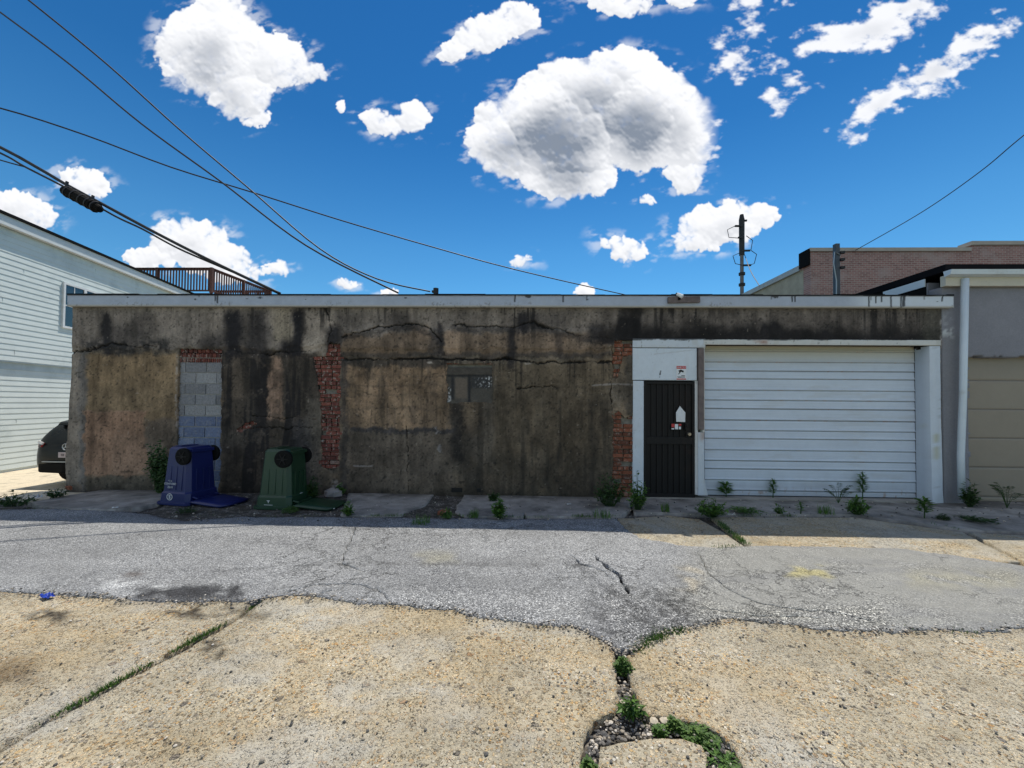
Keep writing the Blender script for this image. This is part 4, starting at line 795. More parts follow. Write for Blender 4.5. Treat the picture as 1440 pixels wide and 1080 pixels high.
# ---- roller door with ribbed panels
GY = WY + .2
ga, gb = P(990.6, 486, GY), P(1288, 697, GY)
LINES = [494, 509, 521.5, 532.5, 548.5, 562.5, 574.5, 590.5, 605, 616.5, 632.5, 647.5, 659, 674.5, 689]
LZ = [P(992, l, GY).z for l in LINES]
def rib(z):
    r = np.zeros_like(z); g = np.zeros_like(z)
    for i, l in enumerate(LZ):
        d = z - l; s = 1.0 if i % 3 != 1 else 1.0
        g = np.maximum(g, (1 - sm(.004, .013, np.abs(d)))); r = np.maximum(r, .016 * (1 - sm(0, .05, d)) * (d > 0))
    return r, g
def col_gd(u, v, x, z):
    n2 = fbm(x * 3, z * 3, 4, 161); n3 = fbm(x * 3, z * 40, 3, 162); r, g = rib(z); C = np.ones((len(u), 3)) * np.array((.56, .62, .71)) * (.93 + .08 * n2 + .06 * n3)[:, None]
    C = mixc(C, (.52, .46, .33), (1 - sm(486, 522, v)) * .9); C = mixc(C, (.10, .10, .095), g * .7)
    C = mixc(C, (.42, .4, .36), sm(.6, .75, fbm(x * 1.5, z * 7, 4, 163)) * .2); C *= (.93 + .14 * fbm(x * 1.2, z * 90, 3, 164))[:, None]; C = mixc(C, (.33, .34, .36), (1 - sm(.02, .5, z + .25 * (fbm(x * 6, z * 2, 4, 165) - .5))) * .45); C = mixc(C, (.30, .17, .09), sm(.66, .74, fbm(x * 14, z * 5, 4, 166)) * g * .6 + sm(.69, .74, fbm(x * 20, z * 9, 3, 167)) * (1 - sm(.05, .25, z)) * .6); return C
def rel_gd(u, v, x, z):
    r, g = rib(z); return r - .02 * g + .006 * (fbm(x * .8, z * 1.2, 3, 5) - .5)
gd = gp(panel('garage_door', ga.x, gb.x, .045, ga.z, GY, .0115, col_gd, rel_gd, M_steel, garage, (), .03))
mb = MB(); mb.box(ga.x, gb.x, GY - .012, GY + .03, .0, .043); gp(mb.build('door_seal', M_rubber))
# dark backing behind the doors
mb = MB(); mb.box(P(891, 600, WY).x, XR - .3, GY + .06, GY + .1, 0, ZT - .05); gp(mb.build('backing', M_dark))
# right jamb : trim strip, reveal, dented front board
mb = MB(); a = P(1288, 494, GY); b = P(1294, 494, GY - .02); mb.box(a.x - .01, b.x + .02, GY - .03, GY - .002, 0, P(1290, 494, GY).z); gp(mb.build('door_trim', M_cream))
jx = P(1308, 560, WY - .03).x; jx2 = P(1323, 560, WY - .03).x; jz = P(1310, 485.5, WY).z
nzj = 90; co = []; fc = []
for i in range(nzj):
    z = jz * i / (nzj - 1) - .02; bul = .035 * math.exp(-((z - .55) / .35) ** 2) + .05 * math.exp(-((z - .0) / .25) ** 2); wv_ = .01 * (float(fbm(z * 3, 0, 3, 8)) - .5)
    row = [(jx - .035 + .0, GY - .002, z), (jx - .02 + wv_, WY + .08, z), (jx + wv_ - bul * .3, WY - .03 - bul * .6, z), (jx + (jx2 - jx) * .5, WY - .035 - bul * .3, z), (jx2 + bul * .35 + wv_, WY - .03, z), (jx2 + bul * .35 + wv_, WY + .03, z)]
    co += row
for i in range(nzj - 1):
    for k in range(5): fc.append((i * 6 + k, i * 6 + k + 1, (i + 1) * 6 + k + 1, (i + 1) * 6 + k))
co = np.array(co); u_, v_ = proj(co[:, 0], co[:, 1], co[:, 2])
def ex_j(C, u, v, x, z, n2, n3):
    C = mixc(C, (.42, .4, .2), np.clip(bx(u, v, 1313, 610, 1321, 622, 2) + bx(u, v, 1312, 628, 1319, 646, 2.5) + bx(u, v, 1293, 596, 1303, 602, 3), 0, 1) * .6); C = mixc(C, (.05, .05, .06), 1 - sm(.8, 1.6, np.hypot(u - 1307.5, v - 603))); return mixc(C, (.40, .46, .55), (1 - sm(1300, 1304, u)) * .7)  # reveal side darker and bluer: its shade is put into the paint colour
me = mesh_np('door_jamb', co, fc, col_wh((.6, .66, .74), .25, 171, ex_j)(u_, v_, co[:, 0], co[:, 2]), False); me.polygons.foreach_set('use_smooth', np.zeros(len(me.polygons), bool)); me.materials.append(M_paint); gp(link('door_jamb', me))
mb = MB(); a = P(1282, 487, GY); mb.tube([(a.x, GY - .06, a.z - .03), (a.x + .3, GY - .06, a.z - .02)], .025, 8); mb.box(a.x + .05, a.x + .12, GY - .1, GY - .03, a.z - .07, a.z); gp(mb.build('door_bracket', M_dark))

# ================================================================== things fixed to / standing on the garage
a, b = P(939, 417.5, WY - .125), P(984, 426, WY - .125)
mb = MB(); Mr = Matrix.Translation(((a.x + b.x) / 2, WY - .13, (a.z + b.z) / 2)) @ Matrix.Rotation(R(-1.2), 4, 'Y'); mb.box(-(b.x - a.x) / 2, (b.x - a.x) / 2, -.02, .02, -(a.z - b.z) / 2, (a.z - b.z) / 2, Mr)
o = mb.build('wooden_board', M_bare, bevel=.004); tag(o, 'short dark weathered board nailed across the white fascia', 'board')
fl = thing('floodlight', 'small white floodlight mounted above the dark board on the fascia', 'lamp', (P(955, 416, WY - .15).x, WY - .15, P(955, 418, WY - .15).z))
mb = MB(); mb.box(-.02, .02, -.012, .012, -.05, .03); o = mb.build('bracket', M_rubber, fl)
mb = MB(); mb.tube([(-.035, .0, .055), (.04, -.05, -.0)], [.03, .036], 12); mb.build('lamp_head', M_lampglass, fl, smooth=False)
mb = MB(); mb.tube([(-.055, .01, .05), (-.032, .0, .054)], [.02, .034], 12); mb.build('lamp_cap', M_rubber, fl)

def textmesh(name, txt, size, mat, parent, M, ext=.0012):
    cu = bpy.data.curves.new('txt', 'FONT'); cu.body = txt; cu.size = size; cu.align_x = 'CENTER'; cu.align_y = 'CENTER'; cu.extrude = ext
    t = bpy.data.objects.new('txt', cu); COL.objects.link(t); dg = bpy.context.evaluated_depsgraph_get(); me = bpy.data.meshes.new_from_object(t.evaluated_get(dg)); bpy.data.objects.remove(t)
    me.name = name; me.transform(M); me.materials.clear(); me.materials.append(mat); return link(name, me, parent)
WALLM = Matrix(((1, 0, 0, 0), (0, 0, -1, 0), (0, 1, 0, 0), (0, 0, 0, 1)))      # x,y text plane -> x,z wall plane facing -y
sy = WY - .028; a, b = P(951, 514, sy), P(965, 534, sy); sw, shh = b.x - a.x, a.z - b.z
sg = thing('security_sign', 'small red and white camera warning sign on the panel above the dark door', 'sign', ((a.x + b.x) / 2, sy, (a.z + b.z) / 2))
mb = MB(); mb.box(-sw / 2, sw / 2, -.004, 0, -shh / 2, shh / 2); mb.build('plate', M_paper, sg)
mb = MB(); mb.box(-sw / 2 + .004, sw / 2 - .004, -.0055, -.0042, shh * .27, shh * .47); mb.build('red_band', M_red, sg); mb = MB(); mb.box(-sw / 2 + .004, sw / 2 - .004, -.0055, -.0042, -shh * .49, -shh * .42); mb.build('red_band', M_red, sg)
textmesh('lettering', '24HR TCP', sw * .2, M_paper, sg, Matrix.Translation((0, -.007, shh * .37)) @ WALLM)
mb = MB(); mb.prism([(-.05, .035), (-.01, .055), (.045, .03), (.035, .0), (-.005, .015), (-.025, -.01), (-.055, -.035), (-.06, -.03), (-.035, 0), (-.04, .015)], 'y', -.0058, -.0042); mb.box(-sw * .4, 0, -.0058, -.0042, -shh * .31, -shh * .28); mb.box(.0, sw * .35, -.0058, -.0042, -shh * .27, -shh * .2); mb.box(-sw * .35, sw * .38, -.0058, -.0042, -shh * .37, -shh * .34); mb.build('camera_emblem', M_ink, sg)
py_ = WY - .012
q = [(951, 593), (950, 580), (955.5, 571), (963, 580), (963.5, 593.5)]; c0 = P(956, 583, py_)
m = MB(); pts = [P(a, b, py_) for a, b in q]; m.prism([(p.x - c0.x, p.z - c0.z) for p in pts], 'y', -.006, 0)
m.v = [(x, y - .02 * math.sin((z + .1) * 9), z) for x, y, z in m.v]
o = m.build('paper_notice', M_paper); o.location = c0; tag(o, 'white paper notice hanging from the dark security door', 'notice')
mb = MB(); e = P(956, 566, py_); mb.tube([(0, -.004, .05 + 0), (0, -.008, .14)], .004, 6); mb.box(-.02, .02, -.012, -.002, .12, .13); hk = mb.build('hanging_string', M_cable, o)
c0 = P(951, 600, WY - .008); o = thing('door_sticker', 'small red and white sticker below the paper notice on the dark door', 'sticker', c0)
mb = MB(); mb.box(-.09, .09, -.003, 0, -.055, .055); mb.build('backing_label', M_ink, o)
mb = MB(); mb.box(-.085, -.03, -.005, -.0032, -.01, .05); mb.build('red_band', M_red, o); mb = MB(); mb.box(.04, .085, -.005, -.0032, .02, .05); mb.build('red_band', M_red, o); mb = MB(); mb.box(-.025, .03, -.005, -.0032, -.045, .045); mb.box(-.085, -.04, -.005, -.0032, -.048, -.03); mb.box(.045, .08, -.005, -.0032, -.045, .0); mb.build('white_band', M_paper, o)

# ================================================================== pale sided house on the left
dv0 = ray(630, 567); HD = Vector((dv0.x, dv0.y, 0)).normalized(); HN = Vector((HD.y, -HD.x, 0)); HA = G(0, 664, DZ); HA.z = 0
HM = Matrix(((HD.x, HN.x, 0, HA.x), (HD.y, HN.y, 0, HA.y), (0, 0, 1, 0), (0, 0, 0, 1)))
HMi = HM.inverted()
def HP(px, py, o=0.0):           # pixel -> (s, o, z) on the house wall
    d = ray(px, py); A = HA + HN * o; t = HN.dot(A - Vector((0, 0, 0))) / HN.dot(d); p = Vector((d.x * t, d.y * t, CAMH + d.z * t)); return HMi @ p
M_siding = plain('pale_green_siding', (.60, .66, .65), 0.55, var=0.06, grime=(.4, .46, .46), gscale=.8)
house = thing('siding_house', 'two storey house with pale green lap siding and white eave beside the garage', 'house', HM @ Vector((3, -4, DZ)), math.atan2(HD.y, HD.x))
HL = house.matrix_basis.inverted() if False else (Matrix.Translation(house.location) @ Matrix.Rotation(math.atan2(HD.y, HD.x), 4, 'Z')).inverted()
def hp(o): o.parent = house; o.matrix_parent_inverse = HL; return o
ZE = HP(0, 316, .1).z; SE = HP(275, 413, .2).x + 11; S0 = -4.5; ZB = HP(0, 506, .1).z
def siding(s0, s1, z0, z1, o, step=.165):
    m = MB(); z = z0
    while z < z1 - .01:
        zt = min(z + step, z1); vs = [HM @ Vector(q) for q in ((s0, o + .013, z), (s1, o + .013, z), (s1, o, zt), (s0, o, zt), (s0, o, z), (s1, o, z))]
        m.add(vs, [(0, 1, 2, 3), (4, 5, 1, 0)]); z = zt
        if (z * 7.3) % 1 > .45:
            for k_ in range(2):
                sj = s0 + ((z * 37.7 + k_ * 5.3) % 1) * (s1 - s0); m.box(sj - .004, sj + .004, o + .002, o + .014, z - step + .004, z - .004, HM)
    return m
m = siding(S0, SE, DZ + .05, ZB - .25, 0.0); m2 = siding(S0, SE, ZB, ZE, .11); k = len(m.v); m.add(m2.v, m2.f); hp(m.build('siding', M_siding))
mb = MB(); mb.box(S0, SE, -.02, .11, ZB - .04, ZB - .002, HM); mb.box(S0, SE, -.03, .02, ZB - .25, ZB - .041, HM); hp(mb.build('trim_board', plain('trim_shade_tint', (.42, .5, .54), .6)))  # band under the overhang: its blue-grey colour carries the shade there
mb = MB(); mb.box(S0, SE, -8, -.03, DZ - .1, ZE - .02, HM); mb.box(S0, SE, -.03, .1, ZB, ZE - .03, HM); hp(mb.build('wall', M_siding))
mb = MB(); mb.box(S0 - .2, SE + .2, .135, .29, ZE - .02, ZE + .26, HM); hp(mb.build('eave_board', plain('eave_white', (.62, .65, .66), .5, var=.06)))
mb = MB(); mb.box(S0 - .2, SE + .2, -8.2, .34, ZE + .262, ZE + .34, HM); hp(mb.build('roof', M_tar))
w0 = HP(88, 396, .12); w1 = HP(89, 461, .12); w2 = HP(146, 408, .12); ws, we = w0.x, w2.x; wt, wb = w0.z, w1.z
fr = MB(); t_ = .07; md = (ws + we) / 2
for a, b_, c_, d_ in ((ws, we, wt - t_, wt), (ws, we, wb, wb + t_), (ws, ws + t_, wb + t_, wt - t_), (we - t_, we, wb + t_, wt - t_), (md - .05, md + .05, wb + t_, wt - t_)): fr.box(a, b_, .1, .17, c_, d_, HM)
win = hp(fr.build('window', M_white)); win['label'] = 'double window with white frame'
pn = MB(); pn.box(ws + .02, we - .02, .112, .145, wb + .02, wt - .02, HM); po = pn.build('pane', M_glass, win)
mu = MB()
for c_ in ((ws + md) / 2, (we + md) / 2): mu.box(c_ - .012, c_ + .012, .146, .155, wb + t_, wt - t_, HM)
mu.box(ws + t_, md - .05, .146, .154, (wb + wt) / 2 - .02, (wb + wt) / 2 + .02, HM); mu.box(md + .05, we - t_, .146, .154, (wb + wt) / 2 - .02, (wb + wt) / 2 + .02, HM); mu.build('muntin', M_white, win)

# ================================================================== roof deck standing on the sided house
ZR_ = ZE + .345
lo_, hi_ = 10.0, 40.0
for _ in range(40):
    DY = (lo_ + hi_) / 2
    if P(298, 412, DY).z > ZR_ + .14: hi_ = DY
    else: lo_ = DY
cnr = P(298, 377, DY); lft = P(150, 377, DY); DF = ZR_ + .14; FY = DY * 16.9 / 14; far = P(380, 409, FY)
deck = thing('roof_deck', 'reddish brown wooden roof deck with baluster railing beyond the white eave', 'deck', (cnr.x - 1.5, DY + 1.4, ZR_)); DI = Matrix.Translation(-deck.location)
def dp(o): o.parent = deck; o.matrix_parent_inverse = DI; return o
mb = MB(); mb.box(lft.x, cnr.x, DY + .02, FY, ZR_ - .02, DF); dp(mb.build('deck_floor', M_wood))
zt = cnr.z; fz = zt - .02
for (x, y) in ((cnr.x, DY), (P(222, 380, DY).x, DY), (P(160, 380, DY).x, DY), (far.x, FY), (cnr.x + (far.x - cnr.x) * .5, (DY + FY) / 2), (cnr.x - 3, FY)):
    mb = MB(); mb.box(x - .065, x + .065, y - .065, y + .065, DF + .001, zt + .02); dp(mb.build('post', M_wood))
def railing(x0, y0, x1, y1):
    m = MB(); L = math.hypot(x1 - x0, y1 - y0); n = max(2, int(L / .15))
    m.bar((x0, y0, zt - .01), (x1, y1, zt - .01), .13, .04); m.bar((x0, y0, zt - .08), (x1, y1, zt - .08), .035, .08); m.bar((x0, y0, DF + .12), (x1, y1, DF + .12), .035, .08)
    for i in range(1, n):
        t = i / n; x = x0 + (x1 - x0) * t; y = y0 + (y1 - y0) * t; m.box(x - .024, x + .024, y - .024, y + .024, DF + .16, zt - .03)
    dp(m.build('railing', M_wood))
railing(lft.x, DY, cnr.x, DY); railing(cnr.x, DY, far.x, FY); railing(far.x, FY, cnr.x - 3, FY)

# ================================================================== brick building behind on the right
BY = 16.0
bb = thing('brick_building', 'tall weathered red brick building with pale coping behind the garage', 'building', (P(1290, 400, BY).x, BY + 5, DZ)); BI = Matrix.Translation(-bb.location)
def bp(o): o.parent = bb; o.matrix_parent_inverse = BI; return o
m_, t, b = newmat('far_brick'); p = worldpos(t); mp = t.n('ShaderNodeMapping', i_0=p, i_Rotation=(R(90), 0, 0)); br = t.n('ShaderNodeTexBrick', i_Vector=mp.outputs[0], i_Color1=(.36, .19, .165, 1), i_Color2=(.25, .125, .11, 1), i_Mortar=(.40, .35, .33, 1), i_Scale=1.0)
br.inputs['Mortar Size'].default_value = .008; br.inputs['Brick Width'].default_value = .21; br.inputs['Row Height'].default_value = .075
c = t.mix(t.m('MULTIPLY', t.ss(t.noise(p, 1.3, 6, .65), .48, .66), .6), br.outputs[0], (.38, .30, .28)); c = t.mix(t.m('MULTIPLY', t.ss(t.noise(p, 3.3, 6, .7), .55, .7), .5), c, (.12, .075, .075)); t.set(b.inputs['Base Color'], c); b.inputs['Roughness'].default_value = .9
bx0 = P(1140, 400, BY).x; bx1 = P(1367, 400, BY).x; z1 = P(1140, 354, BY).z; z2 = P(1367, 345, BY).z
zs = P(1138, 371, BY).z
mb = MB(); mb.box(bx0, bx1, BY, BY + .4, DZ - .1, z1); bp(mb.build('wall', m_)); mb = MB(); mb.box(bx1 + .001, bx1 + 12, BY - .003, BY + .4, DZ - .1, z2); bp(mb.build('wall', m_))
cop = plain('stone_coping', (.4, .36, .32), .85, var=.15)
mb = MB(); mb.box(bx0 - .05, bx1 - .06, BY - .06, BY + .45, z1 + .001, z1 + .14); bp(mb.build('coping', cop)); mb = MB(); mb.box(bx1 - .055, bx1 + 12.1, BY - .065, BY + .45, z2 + .001, z2 + .15); bp(mb.build('coping', cop))
mb = MB(); mb.box(bx0 - .12, bx0 - .052, BY - .04, BY + .5, zs - .05, z1 + .1); bp(mb.build('parapet_flashing', M_tar))
mb = MB(); mb.box(bx0 + .002, bx0 + .3, BY + .41, BY + 26, DZ - .1, zs - .1); bp(mb.build('side_wall', plain('tan_render', (.36, .33, .26), .9, var=.2)))
mb = MB(); mb.box(bx0 - .1, bx0 + .35, BY + .51, BY + 26.1, zs - .099, zs + .12); bp(mb.build('roof_edge', plain('metal_edge', (.36, .38, .38), .5)))
mb = MB(); mb.box(bx0 + .31, bx1 + 12, BY + .41, BY + 26, zs - .5, zs - .3); bp(mb.build('roof', M_tar))

# ================================================================== grey garage next door
NY = WY - .02
nb = thing('grey_garage', 'grey rendered garage with tan door and white downspout at the right edge', 'garage', (P(1420, 600, NY).x + 1, NY + 4, 0)); NI = Matrix.Translation(-nb.location)
def np_(o): o.parent = nb; o.matrix_parent_inverse = NI; return o
nx0 = XR + .004; nx1 = nx0 + 6.0; ntop = P(1400, 404, NY).z; dx0 = P(1362, 600, NY).x; dzt = P(1400, 501, NY).z; dx1 = dx0 + 3.0
def col_ng(u, v, x, z):
    n2 = fbm(x * 3, z * 3, 5, 201); C = np.ones((len(u), 3)) * np.array((.235, .235, .265)) * (.85 + .3 * n2)[:, None]
    C = mixc(C, (.5, .52, .54), (bx(u, v, 1322, 462, 1342, 476, 3) + bx(u, v, 1326, 440, 1340, 460, 4) * .3) * sm(.5, .62, fbm(x * 14, z * 14, 3, 202))); C = mixc(C, (.2, .2, .21), bx(u, v, 1322, 470, 1350, 720, 3) * .5); return C
np_(panel('wall', nx0, nx1, -.05, ntop, NY, .03, col_ng, lambda u, v, x, z: .006 * (fbm(x * 5, z * 5, 4, 4) - .5), M_greywall, nb, [[tuple(proj(q[0], NY, q[1])) for q in ((dx0, -.2), (dx1, -.2), (dx1, dzt), (dx0, dzt))]], .22))
mb = MB(); mb.box(nx0 + .001, nx0 + .2, NY + .23, NY + 8, -.3, P(1400, 388, NY - .16).z - .001); mb.box(nx1 - .2, nx1, NY + .23, NY + 8, -.3, ntop - .01); mb.box(nx0, nx1, NY + 8, NY + 8.2, -.3, ntop); np_(mb.build('side_wall', plain('grey_side', (.24, .24, .27), .9)))
def col_nd(u, v, x, z):
    C = np.ones((len(u), 3)) * np.array((.27, .225, .175)) * (.92 + .16 * fbm(x * 2, z * 2, 4, 211))[:, None]
    for zz in np.arange(.1, dzt, .515): C = mixc(C, (.08, .07, .06), (1 - sm(.004, .012, np.abs(z - zz))) * .8)
    return C
np_(panel('garage_door', dx0 + .01, dx1 - .01, .02, dzt + .05, NY + .16, .015, col_nd, lambda u, v, x, z: sum(-.012 * (1 - sm(.004, .014, np.abs(z - zz))) for zz in np.arange(.1, dzt, .515)), M_steel, nb, (), .03))
mb = MB(); mb.box(nx0 - .02, nx1, NY - .09, NY - .001, P(1400, 404, NY).z, P(1400, 389.5, NY).z); np_(mb.build('frieze_board', M_cream))
gz0, gz1 = P(1400, 388, NY - .16).z, P(1400, 380, NY - .16).z
mb = MB(); mb.prism([(NY - .1, gz0), (NY - .2, gz0 + .02), (NY - .22, gz1), (NY - .08, gz1)], 'x', nx0 - .05, nx1 + .1); np_(mb.build('gutter', M_whitemetal))
rz = P(1400, 375, NY).z
mb = MB(); mb.box(nx0 - .03, nx1 + .1, NY - .1, NY + 8.25, gz1 + .004, rz + .01); np_(mb.build('roof', plain('roof_felt', (.010, .010, .012), .95, var=.3, spec=.05)))
mb = MB(); mb.box(nx0 - .012, nx0 - .001, NY + .26, NY + 8.2, ZT + .05, gz1 + .003); np_(mb.build('wall_flashing', M_tar))
mb = MB(); mb.box(nx0 - .03, nx0 - .013, NY + .26, NY + 1.1, gz1 - .16, gz1 - .02); np_(mb.build('flashing_patch', M_whitemetal))
ds = [P(1357, 392, NY - .12), P(1354, 560, NY - .12), P(1351, 640, NY - .11), P(1352, 699, NY - .11)]
mb = MB(); mb.tube([tuple(q) for q in ds], [.052, .05, .05, .048], 10); dso = np_(mb.build('downspout', M_whitemetal, smooth=True))
for py in (545, 668):
    q = P(1353, py, NY - .1); mb = MB(); mb.box(q.x - .075, q.x + .06, NY - .06, NY - .008, q.z - .012, q.z + .012); s_ = mb.build('strap', M_whitemetal, dso); s_.matrix_parent_inverse = NI

# ================================================================== poles and wires
def free(o, label, cat, group=None): return tag(o, label, cat, group)
UP = 26.0; q = P(1043, 303, UP); pole = thing('utility_pole', 'tall thin utility pole with cable fittings rising behind the garage roof', 'pole', (q.x, UP, DZ))
mb = MB(); mb.tube([(0, 0, -.1), (0, 0, q.z - DZ - .3)], [.13, .10], 12); mb.build('shaft', M_poleg, pole)
H = q.z - DZ
mb = MB(); mb.tube([(0, -.0, H - 2.6), (0, 0, H - .25)], [.16, .17], 10); mb.tube([(0, 0, H - .3), (0, 0, H + .05)], [.17, .11], 10); mb.build('pole_cap', M_cable, pole)
for i, (dx, dz, L) in enumerate(((-.5, -.75, .5), (.45, -2.35, .5), (.5, -3.3, .6), (-.3, -1.5, .3), (.25, -.4, .3))):
    mb = MB(); mb.bar((0, -.12, H + dz), (dx, -.14, H + dz), .10, .10); mb.build('bracket', M_cable, pole)
for i, pts in enumerate(([(-.5, -.75), (-1.0, -1.0), (-.9, -1.5), (-.2, -1.55)], [(.2, -1.4), (.6, -1.7), (.5, -2.3), (.1, -2.4)], [(-.2, -2.5), (-.65, -2.7), (-.5, -3.2), (-.1, -3.3)], [(.5, -2.35), (.85, -2.6), (.7, -3.2), (.4, -3.3)])):
    mb = MB(); mb.tube([(a, -.16, H + b_) for a, b_ in pts], .022, 6); mb.build('jumper_cable', M_cable, pole)
for z in (-3.9, -4.6, -8.2): mb = MB(); mb.tube([(0, 0, H + z), (0, 0, H + z + .16)], .19, 10); mb.build('band', M_cable, pole)
MY = WY + 1.4; q = P(1176, 343, MY); mast = thing('service_mast', 'dark vertical service mast pipe on the garage roof in front of the bricks', 'mast', (q.x, MY, FZ1 - .004))
mb = MB(); mb.box(-.045, .045, -.045, .045, 0, q.z - FZ1); mb.build('shaft', plain('mast_steel', (.05, .06, .075), .5), mast, bevel=.008)
for dz in (.35, .2, .52): mb = MB(); mb.bar((.04, -.05, q.z - FZ1 - dz), (.12, -.06, q.z - FZ1 - dz), .05, .05); mb.build('insulator', M_cable, mast)
mb = MB(); hz = q.z - FZ1; mb.tube([(.05, -.05, hz - .25), (-.1, -.08, hz - .2), (-.12, -.08, hz - .45), (-.05, -.06, hz - .8), (-.05, -.05, .02)], .012, 6); mb.build('conduit', M_galv, mast)
IY = WY + 3; q = P(613, 408, IY); ins = thing('cable_bracket', 'tiny dark wire bracket on the roof where two overhead wires end', 'bracket', (q.x, IY, FZ1 - .004))
mb = MB(); mb.box(-.16, .28, -.04, .04, 0, .045); mb.build('foot', M_tar, ins); mb = MB(); mb.tube([(0, 0, .04), (0, 0, q.z - FZ1 + .05)], [.05, .07], 8); mb.box(-.1, -.0, -.04, .04, q.z - FZ1 - .06, q.z - FZ1 - .01); mb.build('insulator', M_cable, ins)

def wire(name, pts, d0, d1, r, label, group='overhead wires', n=40, off=0.0):
    P0 = [P(a, b, 1.0) for a, b in pts]; cum = [0]
    for a, b in zip(pts[:-1], pts[1:]): cum.append(cum[-1] + math.hypot(a[0] - b[0], a[1] - b[1]))
    out = []
    def cr(i, t):
        g = lambda j: Vector(pts[max(0, min(len(pts) - 1, j))]); a, b, c, d = g(i - 1), g(i), g(i + 1), g(i + 2)
        return .5 * ((2 * b) + (c - a) * t + (2 * a - 5 * b + 4 * c - d) * t * t + (3 * b - a - 3 * c + d) * t ** 3)
    for i in range(len(pts) - 1):
        k = max(2, n // (len(pts) - 1))
        for j in range(k + (i == len(pts) - 2)):
            t = j / k; q = cr(i, t); s = (cum[i] + (cum[i + 1] - cum[i]) * t) / cum[-1]; y = 1 / ((1 - s) / d0 + s / d1); p3 = P(q.x, q.y, y); p3.z += off; out.append(p3)
    m = MB(); m.tube(out, r, 6); o = m.build(name, M_cable, smooth=True); tag(o, label, 'wire', group); return out
wire('overhead_wire', [(-120,-70),(0,17),(100,92),(200,175),(310,255),(430,345),(560,412)], 7, 7.25, .017, 'black overhead wire, the lower of two coming in from the top left corner')
wire('overhead_wire', [(-60,-78),(40,0),(150,90),(250,180),(350,265),(450,350),(530,392),(605,410)], 7.2, IY, .017, 'black overhead wire, the upper of two from the top left, ending at the roof bracket')
wire('overhead_wire', [(-120,127),(0,152),(120,190),(240,235),(360,272),(480,310),(600,345),(720,378),(872,413),(960,431),(1060,449)], 8, 17, .017, 'thin wire crossing the other two and sloping gently down to the roof at the middle')
wire('overhead_wire', [(1980,-240),(1560,95),(1440,190),(1380,240),(1300,296),(1203,352)], 6.5, 15.9, .015, 'single thin wire at the right running down to the brick building')
wire('overhead_wire', [(1047,358),(1056,382),(1068,402)], 26, 18, .02, 'thin drop wire hanging from the tall utility pole')
wire('overhead_wire', [(-120,190),(0,225),(36,235)], 6.8, 6.9, .012, 'thin wire joining the thick cable at the left edge')
BN = [(-120,150),(0,207),(60,240),(94,260),(144,287),(222,329),(305,371),(394,413)]
wire('cable_bundle', BN, 6.6, 7.3, .030, 'thick black twisted utility cable sloping down to the roof at left', None)
BN2 = [(-120,160),(0,215),(36,235),(100,268),(160,303),(200,322),(250,349),(305,373),(340,388)]
wire('support_cable', BN2, 6.58, 7.3, .019, 'thinner second cable lashed just below the thick black cable', None)
c0, c1 = P(90, 267, 6.8), P(142, 295, 6.85)
spl = thing('splice_case', 'black cylindrical splice case hanging under the thick cable', 'cable box', (c0 + c1) / 2); SI = Matrix.Translation(-spl.location)
mb = MB(); dd = (c1 - c0); mb.tube([c0 + dd * t for t in (0, .03, .1, .78, .8, .86, .98, 1)], [.035, .085, .095, .095, .075, .075, .06, .03], 12); o = mb.build('shell', M_rubber, spl, smooth=False); o.matrix_parent_inverse = SI
for t in (.12, .3, .5, .68, .84): mb = MB(); mb.tube([c0 + dd * t, c0 + dd * (t + .03)], [.103] * 2, 12); o = mb.build('rib', M_cable, spl); o.matrix_parent_inverse = SI
for t in (.05, .75): mb = MB(); q = c0 + dd * t; mb.bar(q, q + Vector((.02, 0, .17)), .02, .04); o = mb.build('hanger', M_cable, spl); o.matrix_parent_inverse = SI

